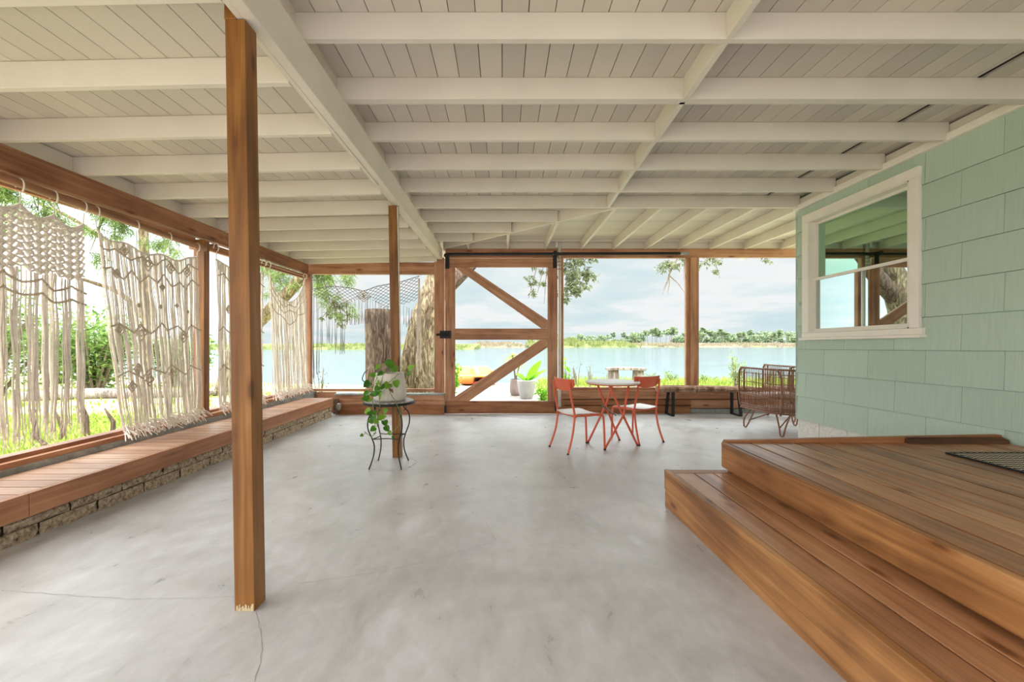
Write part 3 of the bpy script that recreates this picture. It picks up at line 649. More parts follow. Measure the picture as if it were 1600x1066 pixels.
def sash(x0, x1, ya, yb, z0, z1, wv, mat, gm, name):
    m = M()
    for q in ((ya,ya+wv,z0,z1),(yb-wv,yb,z0,z1),(ya+wv,yb-wv,z0,z0+wv),(ya+wv,yb-wv,z1-wv,z1)):
        y0_, y1_, z0_, z1_ = q; m.hexa([(x0,y0_,z0_+ws(y0_)),(x1,y0_,z0_+ws(y0_)),(x1,y1_,z0_+ws(y1_)),(x0,y1_,z0_+ws(y1_))], [(x0,y0_,z1_+ws(y0_)),(x1,y0_,z1_+ws(y0_)),(x1,y1_,z1_+ws(y1_)),(x0,y1_,z1_+ws(y1_))])
    f = m.build(name, mat, win, bevel=.002)
    g = fr((x0+x1)/2, (x0+x1)/2+.004, ya+wv-.003, yb-wv+.003, z0+wv-.003, z1-wv+.003).build('pane', gm, f); return f
sash(WX+.055, WX+.085, a0+.013, a1-.013, zm, b1-.013, .03, T['trim'], glass('green_glass', (.35, .62, .48), .5, (.62, .92, .70)), 'upper_sash')
sash(WX+.025, WX+.052, a0+.013, a1-.013, b0+.013, zm+.035, .032, T['trim'], glass('dark_glass', (.22, .34, .30), .5, (.86, 1, .95)), 'lower_sash')
m = M(); m.box(WX+.2, 6.3, -1, 5.35, .35, .4); m.build('room_floor', T['deckx'], wr)
m = M(); m.box(6.3, 6.38, -1, 5.4, .35, 3.0); m.box(WX+.12, 6.3, 5.36, 5.40, .35, 3.0); m.box(WX+.12, 6.3, -1.05, -1.0, .3, 3.0); m.build('room_wall', plain('room_wall_paint', (120, 128, 118), .8), wr)
m = M(); 
for i in range(26):
    yy = 3.9+i*.02; xx = WX+.22+.018*math.sin(i*1.3); m.add([(xx, yy, 1.25), (xx+.01, yy+.02, 1.25), (xx+.01, yy+.02, 2.8), (xx, yy, 2.8)], [(0,1,2,3)])
m.build('room_curtain', plain('pale_curtain', (190, 196, 180), .9), win)
# small hook on the siding
m = M(); c = P(1249, 476, 5.42); m.tube([Vector((WX-.012, 5.40-.02*k/8, c.z+.012*math.sin(k*1.6))) for k in range(14)], .004, 5)
o = m.build('wall_hook', T['steel'], org=(WX-.012, 5.4, c.z)); tag(o, 'small bent wire hook on the green wall left of the window', 'hook')

# ------------------------------------------------------------------ deck and step
DY = 3.195
dk = thing('wooden_deck', 'raised plank deck platform beside the green house wall', 'deck', (2.6, 1.6, 0), world=True)
m = M(); x = 1.662
for i in range(13):
    x1 = min(x+.166, 3.72); m.box(x+.007, x1-.007, -.9, DY, .412, .45); x = x1
    if x > 3.7: break
m.build('deck_boards', T['deck'], dk, bevel=.003)
M().box(1.62, 1.66, -.9, DY, .272, .452).build('fascia_board', T['deckf'], dk, bevel=.007)
M().box(1.665, 1.70, -.9, DY-.01, .16, .411).build('riser_board', T['deckf'], dk)
M().box(1.702, 3.72, -.85, DY-.02, -.05, .409).build('under_frame', T['dark'], dk)
M().box(1.67, 3.72, DY-.018, DY, .0, .409).build('end_board', T['deckx'], dk)
m = M(); m.hexa([(1.64,DY+.002,.43),(3.0,DY+.002,.43),(3.0,DY+.045,.43),(1.64,DY+.045,.43)], [(1.66,DY+.002,.464),(3.0,DY+.002,.492),(3.0,DY+.045,.492),(1.66,DY+.045,.464)]); 
m.build('edge_batten', T['deckx'], dk, bevel=.003)
m = M(); m.hexa([(3.0,DY+.002,.43),(3.71,DY+.002,.43),(3.71,DY+.045,.43),(3.0,DY+.045,.43)], [(3.0,DY+.002,.492),(3.71,DY+.002,.505),(3.71,DY+.045,.505),(3.0,DY+.045,.492)]); m.build('edge_batten', T['deckx'], dk, bevel=.003)
m = M(); m.hexa([(2.98,DY-.05,.4505),(3.71,DY-.05,.4505),(3.71,DY+.001,.4505),(2.98,DY+.001,.4505)], [(2.98,DY-.02,.488),(3.71,DY-.045,.476),(3.71,DY+.001,.492),(2.99,DY+.001,.490)]); m.build('rotten_batten', wood('rotten_wood', 'x', (52, 34, 24), (92, 60, 38), (130, 88, 54), .8), dk, bevel=.004)
stp = thing('wooden_step', 'lower long plank step in front of the raised deck', 'step', (1.4, 1.6, 0), world=True)
m = M()
for a, b in ((1.242, 1.376), (1.385, 1.516), (1.525, 1.664)): m.box(a, b, -.9, DY-.09 if a < 1.5 else DY-.09, .215, .248)
m.build('tread_boards', T['deck'], stp, bevel=.003)
M().box(1.242, 1.664, DY-.086, DY, .215, .2485).build('end_tread', T['deckx'], stp, bevel=.003)
M().box(1.20, 1.24, -.9, DY+.01, .108, .250).build('fascia_board', T['deckf'], stp, bevel=.005)
m = M(); hexY(m, 1.205, 1.24, -.9, DY+.005, FZ(0), .106, FZ(3.2), .106); m.build('lower_fascia_board', T['deckf'], stp, bevel=.003)
M().box(1.245, 1.66, -.85, DY-.005, -.05, .213).build('under_frame', T['dark'], stp)
m = M(); m.box(1.241, 1.664, DY-.004, DY+.004, FZ(3.2), .214); m.build('end_board', T['deckx'], stp)
# screw heads / filled knots on the deck fascia
# door mat
def mat_mat():
    m, nt, b = base('woven_mat', .95, .1); t = N(nt, 'ShaderNodeTexCoord'); mp = N(nt, 'ShaderNodeMapping'); mp.inputs['Scale'].default_value = (1, 1, 1); mp.inputs['Rotation'].default_value = (0, 0, .78); nt.links.new(t.outputs['Object'], mp.inputs[0])
    c = N(nt, 'ShaderNodeTexChecker'); c.inputs['Scale'].default_value = 34; c.inputs['Color1'].default_value = (*s2l((30, 28, 28)), 1); c.inputs['Color2'].default_value = (*s2l((206, 196, 178)), 1)
    nt.links.new(mp.outputs[0], c.inputs['Vector']); nt.links.new(c.outputs[0], b.inputs['Base Color']); return m
mt = thing('door_mat', 'black and cream woven door mat on the raised deck', 'door mat', (3.0, 2.4, .45), world=True)
M().box(2.975, 3.60, 1.45, 2.86, .4515, .460).build('woven_field', mat_mat(), mt)
m = M()
for q in ((2.955, 3.62, 2.861, 2.875), (2.955, 3.62, 1.435, 1.449), (2.955, 2.974, 1.449, 2.861), (3.601, 3.62, 1.449, 2.861)): m.box(q[0], q[1], q[2], q[3], .4515, .462)
m.build('binding', T['black'], mt)

# ------------------------------------------------------------------ curtain rod and macrame
rod = thing('curtain_rod', 'round stained wooden curtain rod under the left header', 'curtain rod', (-3.42, 3.5, 2.3), world=True)
rz_ = lambda Y: 2.325-.03*(Y-2.92)
m = M(); m.tube([(-3.42, -.5, rz_(-.5)), (-3.42, 4.93, rz_(4.93))], .031, 16); m.build('pole', T['redy'], rod, smooth=True)
for yy in (.8, 4.86):
    m = M(); m.box(-3.55, -3.43, yy, yy+.03, rz_(yy)-.02, rz_(yy)+.02); m.build('pole_bracket', T['redx'], rod)
rod2 = thing('curtain_rod', 'thin pale curtain rod along the left opening nearest the far corner', 'curtain rod', (-3.42, 6.4, 2.3), world=True)
m = M(); m.tube([(-3.47, 5.09, 2.335), (-3.47, 7.69, 2.345)], .012, 10); m.build('pole', T['redy'], rod2, smooth=True)
for yy in (5.2, 7.6):
    m = M(); m.box(-3.53, -3.465, yy, yy+.02, 2.33, 2.384); m.build('pole_bracket', T['redx'], rod2)

def curtain(label, ya, yb, ya2, yb2, top, bot, nb, per, seed, net=0, zig=(), dia=(), rings=(), sag=.05, rad=.0026, drape=False, rodz=rz_, ragged=.06):
    rr = random.Random(seed); cx = -3.415
    th = thing('macrame_curtain', label, 'curtain', (cx, (ya+yb)/2, bot), world=True, group='macrame curtains along the left opening')
    def pos(u, v, ox=0):                                            # u across, v down
        yt = ya+(yb-ya)*u; y2 = ya2+(yb2-ya2)*u; zt = top(u)
        z = zt+(bot-zt)*v
        return Vector((cx+.018*math.sin(u*23+seed)*min(1, v*3)+ox, yt+(y2-yt)*v, z))
    cords = M(); fringe = M(); knots = M()
    for b in range(nb):
        uc = (b+.5)/nb; 
        for k in range(per):
            u = min(1, max(0, uc+(k-(per-1)/2)*.62/(nb*per)+rr.uniform(-.15, .15)/(nb*per))); ph = rr.uniform(0, 6); amp = rr.uniform(.002, .006); ox = rr.uniform(-.014, .014)
            v0 = net if net else 0; ve = 1-rr.uniform(0, ragged); pts = []
            S = 15
            for i in range(S+1):
                v = v0+(ve-v0)*i/S; p = pos(u, v, ox); p.y += amp*math.sin(v*9+ph)+.004*math.sin(v*21+b); p.x += amp*math.cos(v*7+ph); pts.append(p)
            cords.tube(pts, rad, 4, cap=False)
            if drape:                                               # cord ends lie on the sill and spill over the bench
                p = pts[-1].copy(); q = [p]; L = rr.uniform(.06, .16); dx = rr.uniform(.2, 1); dy = rr.uniform(-.6, .6)
                for i in range(1, 6):
                    t = i/5; q.append(p+Vector((L*dx*t, L*dy*t, -.05*t+.02*math.sin(t*PI)+rr.uniform(-.006, .006))))
                fringe.tube(q, rad, 4, cap=False)
            else:
                p = pts[-1]; fringe.tube([p, p+Vector((rr.uniform(-.01, .01), rr.uniform(-.01, .01), -.05)), p+Vector((rr.uniform(-.02, .02), rr.uniform(-.02, .02), -.11))], [rad, rad*.8, rad*.4], 4, cap=False)
        # wrapped header cord down the bundle
        if not net:
            q = [pos(uc, v) for v in (0, .03, .06)]; knots.tube(q, rad*2.2, 5)
    if net:
        # diamond net of flat knots above the strands
        nu = nb+7; nv = 8
        for i in range(nu*2+1):
            for j in range(nv*2):
                if (i+j) % 2: continue
                u, v = i/(nu*2), net*j/(nv*2); v2 = net*(j+1)/(nv*2)
                for s_ in (-1, 1):
                    u2 = (i+s_)/(nu*2)
                    if 0 <= u2 <= 1:
                        for e in (-.006, 0, .006): knots.tube([pos(u, v, e), pos(u2, v2, e)], rad*1.2, 4, cap=False)
                if j % 2 == 0 and 0 < i < nu*2:
                    p = pos(u, v); q = pos(u, min(net, v+net*.085)); knots.tube([p, p.lerp(q, .3), p.lerp(q, .7), q], [.006, .021, .021, .006], 6)
    edge = [pos(i/30, 0) for i in range(31)]; knots.tube(edge, rad*2.4, 6)
    zg = M()
    for (v, amp, per_) in zig:                                       # zigzag rows of raised knots
        K = per_*8; pts = []
        for i in range(K+1):
            u = i/K; t = (u*per_) % 1; pts.append(pos(u, v+amp*(abs(t-.5)*2-.5)+.012*math.sin(u*9), .012))
        zg.tube(pts, rad*1.9, 5)
    for (u, v, r_) in dia:
        for q in (1, .45):
            c = pos(u, v, .014); d = r_*q; zg.tube([c+Vector((0,0,d)), c+Vector((0,d*.9,0)), c+Vector((0,0,-d)), c+Vector((0,-d*.9,0)), c+Vector((0,0,d))], rad*1.9, 5)
    cords.build('hanging_cords', T['cord'], th); fringe.build('fringe', T['cord'], th); knots.build('knotted_net' if net else 'knotted_edge', T['cord'], th)
    if zig or dia: zg.build('knot_pattern', T['cordd'], th)
    for uu in rings:                                                 # hooks holding it to the rod
        e = pos(uu, 0); zr = rodz(e.y); m = M()
        m.tube([Vector((cx-.03, e.y, zr-.05))+Vector((.03*math.cos(t)+.03, 0, .052*math.sin(t)+.03)) for t in [-.9+k*.42 for k in range(11)]], .0055, 6)
        m.tube([Vector((cx+.005, e.y, zr-.06)), e+Vector((0,0,.01))], .004, 5); m.build('hook', T['cord'], th)
    return th
scal = lambda z, n_, d: (lambda u: z-d*abs(math.sin(u*PI*n_)))
curtain('nearest macrame curtain with dense diamond net top, cut by the left picture edge', 2.35, 3.50, 2.40, 3.50, lambda u: 2.20-.06*abs(math.sin(u*PI*5))-.05*u,   .52, 13, 13, 11, net=.26, zig=((.31, .06, 5), (.37, .05, 5)), rings=(0, .2, .4, .6, .8, 1), rad=.0048, ragged=.12)
curtain('second macrame curtain with raised diamond knots, fringe spilling onto the bench', 3.61, 4.80, 3.86, 4.86, lambda u: 2.15-.10*math.sin(u*PI)**.5-.02*math.sin(u*19),   .36, 17, 11, 22, zig=((.05, .05, 4), (.15, .05, 6), (.43, .05, 5), (.68, .05, 4)),
        dia=((.2, .04, .05), (.42, .05, .07), (.66, .06, .06), (.85, .08, .06), (.12, .16, .04), (.55, .19, .035), (.3, .46, .07), (.75, .47, .06), (.2, .66, .05), (.35, .72, .06), (.14, .75, .05), (.62, .70, .05), (.1, .45, .05), (.5, .3, .02), (.3, .31, .02), (.7, .28, .02), (.85, .33, .02)),
        rings=(0, .33, .66, 1), rad=.0043, drape=True)
curtain('third macrame curtain, half hidden behind the near post', 5.12, 6.14, 5.15, 6.14, lambda u: 2.18-.08*math.sin(u*PI), .36, 15, 9, 33, zig=((.08, .05, 4), (.44, .05, 4), (.7, .05, 4)), dia=((.2, .3, .05), (.7, .3, .05), (.3, .62, .05)), rings=(0, .5, 1), rad=.0043, drape=True, rodz=lambda Y: 2.34)
curtain('macrame curtain with deep swagged top beside the far corner', 6.27, 7.42, 6.40, 7.56, lambda u: 2.24-.44*math.sin(u*PI)**.7+.06*u, .36, 17, 10, 44, zig=((.06, .05, 3), (.12, .05, 3), (.22, .08, 2)), rings=(0, 1), rad=.0036, drape=True, rodz=lambda Y: 2.34)

# macrame net hanging in the far left bay
mn = thing('macrame_net', 'backlit diamond-mesh macrame net with hanging cords in the far left opening', 'wall hanging', (-2.5, 7.92, 2.2), world=True)
NY = 7.93
T['netc'] = plain('backlit_cord', (120, 110, 104), .9)  # cord colour greyed to carry the shade of a backlit net
def top_y(x):
    pts = [(487, 452), (520, 447), (548, 450), (568, 455), (590, 447), (625, 441), (656, 431)]
    for (a, b), (c, d) in zip(pts, pts[1:]):
        if x <= c: return b+(d-b)*(x-a)/(c-a)
    return 431
def bot_y(x):
    pts = [(487, 462), (510, 468), (540, 474), (562, 466), (580, 466), (600, 482), (622, 474), (648, 488), (656, 460)]
    for (a, b), (c, d) in zip(pts, pts[1:]):
        if x <= c: return b+(d-b)*(x-a)/(c-a)
    return 460
m = M(); step = 4.0
i = 0; x = 487.
xs = []
while x < 657: xs.append(x); x += step
for i, x in enumerate(xs):
    for j in range(14):
        if (i+j) % 2: continue
        y = top_y(x)+j*2.6
        if y > bot_y(x): break
        for s_ in (-1, 1):
            x2 = x+s_*step; y2 = top_y(x2)+(j+1)*2.6
            if 486 < x2 < 657 and y2 < bot_y(x2)+3: m.tube([P(x, y, NY), P(x2, y2, NY)], .0038, 4, cap=False)
        m.lathe([(.003,-.006),(.008,0),(.003,.006)], P(x, y, NY), 5)
m.tube([P(xx, top_y(xx), NY) for xx in xs], .006, 5)
m.build('diamond_mesh', T['netc'], mn)
m = M(); rr = random.Random(12)
def lowend(x):
    if x < 494: return 592
    if x < 502: return 585
    if x < 530: return 540+rr.uniform(-6, 14)
    if x < 540: return rr.uniform(548, 562)
    if x < 560: return 508
    if x < 580: return 506
    return 508+rr.uniform(-3, 8)
for x in xs[::1]:
    if 645 < x: continue
    for k in range(2):
        xx = x+rr.uniform(-1.5, 1.5); y0 = bot_y(x)-2; y1 = lowend(x)
        if rr.random() < .25 and x > 505: continue
        m.tube([P(xx+.5*math.sin(t*7+x), y0+(y1-y0)*t, NY) for t in [q/6 for q in range(7)]], [.003]*4+[.005, .007, .004], 4, cap=False)
m.build('hanging_cords', T['netc'], mn)
m = M()
c = P(568, 463, NY-.01)
for d in (.13, .08): m.tube([c+Vector((0,0,d*.8)), c+Vector((d,0,0)), c+Vector((0,0,-d*.8)), c+Vector((-d,0,0)), c+Vector((0,0,d*.8))], .009, 5)
m.lathe([(.01,-.03),(.035,0),(.01,.03)], c, 8); m.build('medallion', T['cordd'], mn)
m = M(); m.tube([P(656, 431, NY), P(662, 427, 7.86)], .005, 5); m.build('tie_cord', T['cord'], mn); m = M(); m.tube([P(487, 452, NY), P(482, 440, 7.86)], .005, 5); m.build('tie_cord', T['cord'], mn)
m = M(); rr = random.Random(4)
for k in range(9): 
    xx = 653+rr.uniform(-2, 5); m.tube([P(655+rr.uniform(-1,1), 435, NY-.01), P(xx, 500, NY-.01), P(xx+rr.uniform(-1,1), rr.uniform(560, 592), NY-.01)], [.004,.006,.004], 4, cap=False)
m.build('long_tassel', T['cord'], mn)

# ------------------------------------------------------------------ plant stand with pothos
ps = thing('plant_stand', 'round-topped black wrought iron plant stand in front of the far post', 'plant stand', (-1.14, 4.315, FZ(4.315)))
m = M(); m.lathe([(.245,.620),(.255,.626),(.255,.640),(.245,.645)], (0,0,0), 40); m.build('top_rim', T['black'], ps, smooth=False)
m = M(); m.lathe([(.238,.640),(.24,.651),(.236,.655)], (0,0,0), 40)
def mosaic():
    m, nt, b = base('mosaic_top', .3); t = N(nt, 'ShaderNodeTexCoord'); v = N(nt, 'ShaderNodeTexVoronoi'); v.inputs['Scale'].default_value = 26; nt.links.new(t.outputs['Object'], v.inputs['Vector'])
    r = ramp(nt, v.outputs['Distance'], [(0, s2l((214, 208, 200))), (.5, s2l((150, 146, 144)))]); nt.links.new(r.outputs[0], b.inputs['Base Color']); return m
m.build('stand_top', mosaic(), ps)
for k in range(4):
    g = PI/4+k*PI/2; dx, dy = math.cos(g), math.sin(g); m = M(); pts = []; 
    ctrl = [(.155, .615), (.165, .57), (.225, .50), (.232, .40), (.19, .30), (.165, .22), (.175, .12), (.222, .006)]
    for i in range(len(ctrl)-1):
        for q in range(4):
            t = q/4; a, b_ = ctrl[i], ctrl[i+1]; p0 = ctrl[max(i-1, 0)]; p3 = ctrl[min(i+2, len(ctrl)-1)]
            cr = lambda c0, c1, c2, c3: .5*((2*c1)+(-c0+c2)*t+(2*c0-5*c1+4*c2-c3)*t*t+(-c0+3*c1-3*c2+c3)*t**3)
            pts.append(Vector((dx*cr(p0[0], a[0], b_[0], p3[0]), dy*cr(p0[0], a[0], b_[0], p3[0]), cr(p0[1], a[1], b_[1], p3[1]))))
    pts.append(Vector((dx*.222, dy*.222, .003))); m.tube(pts, .0065, 8); 
    m.tube([Vector((dx*.16, dy*.16, .60)), Vector((dx*.20, dy*.20, .56)), Vector((dx*.165, dy*.165, .53))], .0045, 6); m.build('leg', T['black'], ps, smooth=True)
m = M()
for k in range(4):
    g = PI/4+k*PI/2; g2 = g+PI/2; a = Vector((.187*math.cos(g), .187*math.sin(g), .29)); b_ = Vector((.187*math.cos(g2), .187*math.sin(g2), .29)); md = (a+b_)*.5
    m.tube([a.lerp(b_, t)*(1-.25*math.sin(t*PI))+Vector((0,0,.29*.25*math.sin(t*PI))) for t in [q/8 for q in range(9)]], .005, 6)
m.build('stretcher_ring', T['black'], ps, smooth=True)
pz = FZ(4.315)+.656
pot = thing('potted_pothos', 'white ridged pot of trailing pothos on the iron stand', 'potted plant', (-1.135, 4.315, pz))
m = M(); m.lathe([(.142,0),(.156,.02),(.160,.08),(.152,.16),(.140,.25),(.137,.275),(.128,.275),(.13,.24)], (0,0,0), 72, fn=lambda g, i: 1+.022*math.sin(g*24)*(1 if 0 < i < 5 else .3))
m.build('pot', T['potw'], pot, smooth=True)
m = M(); m.lathe([(.001,.235),(.129,.24)], (0,0,0), 24); m.build('soil', T['soil'], pot)
m = M(); m.add([(.03,-.163,.12),(.075,-.160,.085),(.07,-.158,.125),(.035,-.160,.155),(.045,-.161,.13)], [(0,1,2,4),(0,4,3)]); m.build('leaf_mark', plain('brown_mark', (120, 80, 60), .8), pot)
vine = M(); lv = M(); rr = random.Random(21)
def pothos_leaf(p, d, s):
    # heart-shaped leaf
    d = Vector(d).normalized(); up = Vector((rr.uniform(-.5,.5), -.9, rr.uniform(.1,.8))).normalized(); sd_ = d.cross(up).normalized(); n2 = sd_.cross(d)
    out_ = [(0,0),(-.12,.22),(0,.42),(.3,.48),(.65,.32),(1,0)]
    vs = [p]; L = s
    ctr = [p+d*L*t-n2*L*.12*t*t for t in (0, .3, .65, 1)]
    lft = [p+d*L*a+sd_*L*b+n2*L*.10-n2*L*.12*a*a for a, b in out_[1:5]]; rgt = [p+d*L*a-sd_*L*b+n2*L*.10-n2*L*.12*a*a for a, b in out_[1:5]]
    vs = ctr+lft+rgt
    lv.add(vs, [(0,5,4),(0,1,6,5),(1,2,7,6),(2,3,7),(0,8,9),(0,9,10,1),(1,10,11,2),(2,11,3)])
def path(pts, leaves, size=.085):
    pts = [Vector(p) for p in pts]; vine.tube(pts, .0035, 5)
    for t in leaves:
        f = t*(len(pts)-1); i = min(int(f), len(pts)-2); p = pts[i].lerp(pts[i+1], f-i)
        d = Vector((rr.uniform(-1, .7), rr.uniform(-1, .1), rr.uniform(-.9, .5))); st_ = p+d.normalized()*.035; vine.tube([p, st_], .002, 4); pothos_leaf(st_, d, size*.82*rr.uniform(.7, 1.15))
q = lambda x, y, dy=0: P(x, y, 4.315+dy)-Vector((-1.135, 4.315, pz))
path([(-.05,-.02,.24), q(600,578,-.02), q(590,588,-.10), q(583,606,-.18), q(582,630,-.28), q(586,652,-.28), q(590,668,-.28)], [.3,.4,.5,.58,.66,.74,.8,.86,.92,.97,.62,.78], .085)
path([(0,0,.24), q(610,574), q(600,582,-.12), q(592,610,-.19), q(594,640,-.28), q(600,655,-.28), q(608,672,-.27), q(612,677,-.26)], [.25,.38,.5,.62,.7,.85], .075)
path([(.02,0,.24), q(617,572), q(628,575), q(636,582,-.02)], [.4,.6,.95,.99], .095)
path([(.05,-.03,.24), q(622,585,-.12), q(612,594,-.17), q(607,598,-.17)], [.5,.9,.98], .095)
path([q(588,645,-.28), q(586,665,-.28), q(587,677,-.29), q(580,683,-.29), q(570,675,-.29)], [.45,.95], .04)
path([(0,-.02,.24), q(600,575), q(598,568)], [.7,.97], .08)
path([q(590,640,-.28), q(594,655,-.28), q(600,662,-.28)], [.5,.7,.95,.3], .075)
path([q(584,590,-.13), q(578,600,-.2), q(577,612,-.26)], [.2,.5,.8,.95], .09)
path([q(606,600,-.17), q(610,615,-.18), q(618,627,-.27), q(625,645,-.27), q(624,665,-.27), q(612,677,-.27)], [.98], .04)
vine.build('vines', T['stem'], pot); lv.build('leaves', T['vine'], pot)

# ------------------------------------------------------------------ bistro set
def cat(pts, k=5):
    out = []; pts = [Vector(p) for p in pts]
    for i in range(len(pts)-1):
        p0, a, b, p3 = pts[max(i-1,0)], pts[i], pts[i+1], pts[min(i+2,len(pts)-1)]
        for q in range(k):
            t = q/k; out.append(.5*((2*a)+(-p0+b)*t+(2*p0-5*a+4*b-p3)*t*t+(-p0+3*a-3*b+p3)*t**3))
    out.append(pts[-1]); return out
def bistro_chair(label, loc, ang):
    # local +x is forward, seat centre at the origin
    c = thing('bistro_chair', label, 'chair', loc, ang, 'coral bistro chairs')
    w2 = .185
    m = M(); nx, ny = 8, 8; vs = []
    for k in (0, 1):
        for i in range(nx+1):
            for j in range(ny+1):
                u = i/nx-.5; v = j/ny-.5; x_ = u*.40; y_ = v*.38*(1+.06*u)
                vs.append((x_+.01, y_, .435-.016*math.cos(v*PI)*(1 if u < .3 else .6)+.008-(.03*(u-.32)/.18 if u > .32 else 0)-k*.006))
    n_ = (nx+1)*(ny+1); fs = []
    for i in range(nx):
        for j in range(ny):
            a = i*(ny+1)+j; fs += [(a, a+ny+1, a+ny+2, a+1), (n_+a, n_+a+1, n_+a+ny+2, n_+a+ny+1)]
    rim = [i*(ny+1) for i in range(nx+1)]+[nx*(ny+1)+j for j in range(1, ny+1)]+[i*(ny+1)+ny for i in range(nx-1, -1, -1)]+[j for j in range(ny-1, 0, -1)]
    for a, b in zip(rim, rim[1:]+rim[:1]): fs.append((a, b, n_+b, n_+a))
    m.add(vs, fs); s_ = m.build('seat', T['ctop'], c, smooth=False); tag(s_, 'pale glossy seat')
    for s in (-1, 1):
        m = M(); m.tube(cat([(-.235, s*(w2-.01), .80), (-.215, s*(w2-.005), .64), (-.175, s*w2, .45), (-.18, s*w2, .33), (-.21, s*(w2+.005), .18), (-.27, s*(w2+.02), .012)]), .0125, 10); lg = m.build('rear_leg', T['coral'], c, smooth=True)
        m = M(); m.tube([(-.268, s*(w2+.02), .016), (-.274, s*(w2+.021), 0)], .014, 8); m.build('foot_cap', T['black'], lg)
        m = M(); m.tube(cat([(-.178, s*(w2+.004), .425), (0, s*(w2+.008), .418), (.16, s*(w2+.004), .42), (.205, s*w2, .40), (.222, s*w2, .33), (.235, s*w2, .012)]), .0125, 10); lg = m.build('front_leg', T['coral'], c, smooth=True)
        m = M(); m.tube([(.235, s*w2, .016), (.2355, s*w2, 0)], .014, 8); m.build('foot_cap', T['black'], lg)
    m = M(); K = 14; vs = []
    for i in range(K+1):
        v = i/K*2-1; y_ = v*.215; cx_ = -.238-.035*(1-v*v)+.018; hb = .135*(1-abs(v)**5*.55)
        x_ = cx_+.012
        for (dx, z) in ((0, .83), (.012, .83), (.024, .83-hb), (.012, .83-hb)): vs.append((x_+dx, y_, z+.004*(v*v)))
    fs = []
    for i in range(K):
        a = i*4; fs += [(a,a+4,a+5,a+1),(a+1,a+5,a+6,a+2),(a+2,a+6,a+7,a+3),(a+3,a+7,a+4,a)]
    fs += [(0,1,2,3),(K*4+3,K*4+2,K*4+1,K*4)]
    m.add(vs, fs); m.build('backrest', T['coral'], c, smooth=False, bevel=.003)
    m = M(); m.tube([(.15, -w2, .405), (.15, w2, .405)], .008, 6); m.tube([(-.15, -w2, .405), (-.15, w2, .405)], .008, 6); m.build('seat_rail', T['coral'], c)
    m = M(); m.box(.0, .02, -.1, .1, .395, .405); m.build('under_clip', T['black'], c)
    return c
bistro_chair('coral metal bistro chair left of the round table, facing right', (.885, 5.04, FZ(5.04)), math.radians(23))
bistro_chair('coral metal bistro chair right of the round table, back towards us', (1.70, 5.53, FZ(5.5)), math.radians(118))
bt = thing('bistro_table', 'round folding table with pale top and coral crossed legs', 'table', (1.335, 5.24, FZ(5.24)), world=True)
zf = FZ(5.24)
m = M(); m.lathe([(.30,.697),(.322,.700),(.325,.712),(.318,.719),(0.001,.719)], (1.335,5.24,0), 48); tag(m.build('tabletop', T['ctop'], bt, smooth=False), 'pale round tabletop')
m = M(); m.lathe([(.27,.684),(.312,.686),(.312,.696)], (1.335,5.24,0), 40); m.build('under_rim', T['coral'], bt)
for (f1, f2, t1, t2, cz) in (((1.178,4.98), (1.618,5.177), (1.512,5.17), (1.25,5.06), .33), ((1.052,5.324), (1.482,5.481), (1.385,5.40), (1.16,5.30), .40)):
    cx_ = (f1[0]+f2[0])/2+.02; cy_ = (f1[1]+f2[1])/2
    for f_, t_, e in ((f1, t1, -.008), (f2, t2, .008)):
        m = M(); mid = Vector((cx_, cy_+e, cz)); p = Vector((*f_, FZ(f_[1])+.01)); q_ = Vector((*t_, .684)); m.tube(cat([p, p.lerp(mid, .93), mid.lerp(q_, .12), q_], 4), .0135, 10); lg = m.build('leg', T['coral'], bt, smooth=True)
        m = M(); m.tube([p+Vector((0,0,.006)), p-Vector((0,0,.009))], .0155, 8); m.build('foot_cap', T['black'], lg)
m = M(); m.tube([(1.33,5.07,.33), (1.24,5.40,.40)], .008, 6); m.build('pivot_bar', T['black'], bt)

# ------------------------------------------------------------------ live-edge bench
lb = thing('live_edge_bench', 'live-edge timber slab bench on black metal legs by the low wall', 'bench', (3.5, 7.58, FZ(7.6)), world=True)
m = M(); rr = random.Random(6); K = 26; x0, x1 = 2.72, 4.42; vs = []
for i in range(K+1):
    t = i/K; x = x0+(x1-x0)*t; wv = .17+.03*noise.noise(Vector((t*5, 1, 0)))-(.07 if i in (0, K) else 0); ny = 7.60-.0+.012*math.sin(t*8)
    n1 = .02*noise.noise(Vector((t*9, 3, 0))); zt = .408+.008*math.sin(t*5); th_ = .085+.035*noise.noise(Vector((t*7, 9, 0)))+.01-.02*t
    n2 = .012*noise.noise(Vector((t*17, 5, 0)))
    for (dy, z) in ((-wv+.02, zt), (-wv-.015+n1, zt-.03+n2), (-wv+.035+n1, zt-th_), (wv-.04, zt-th_), (wv, zt-.03), (wv-.02, zt)): vs.append((x+.02*noise.noise(Vector((dy*9, z*9, i))), ny+dy, z))
fs = [(i*6+j, i*6+(j+1)%6, (i+1)*6+(j+1)%6, (i+1)*6+j) for i in range(K) for j in range(6)]+[tuple(range(6))[::-1], tuple(K*6+j for j in range(6))]
m.add(vs, fs); m.build('slab_seat', T['slabw'], lb, smooth=False)
for xx in (2.955, 4.09):
    m = M(); s_ = -.02 if xx < 3.5 else .02
    a, b_, c_, d_ = (xx, 7.47, .33), (xx+s_, 7.43, FZ(7.43)+.012), (xx+s_, 7.73, FZ(7.73)+.012), (xx, 7.69, .33)
    for p, q_ in ((a, b_), (b_, c_), (c_, d_), (a, d_)): m.bar(p, q_, .022, .05, (1,0,0))
    m.build('leg', T['black'], lb)

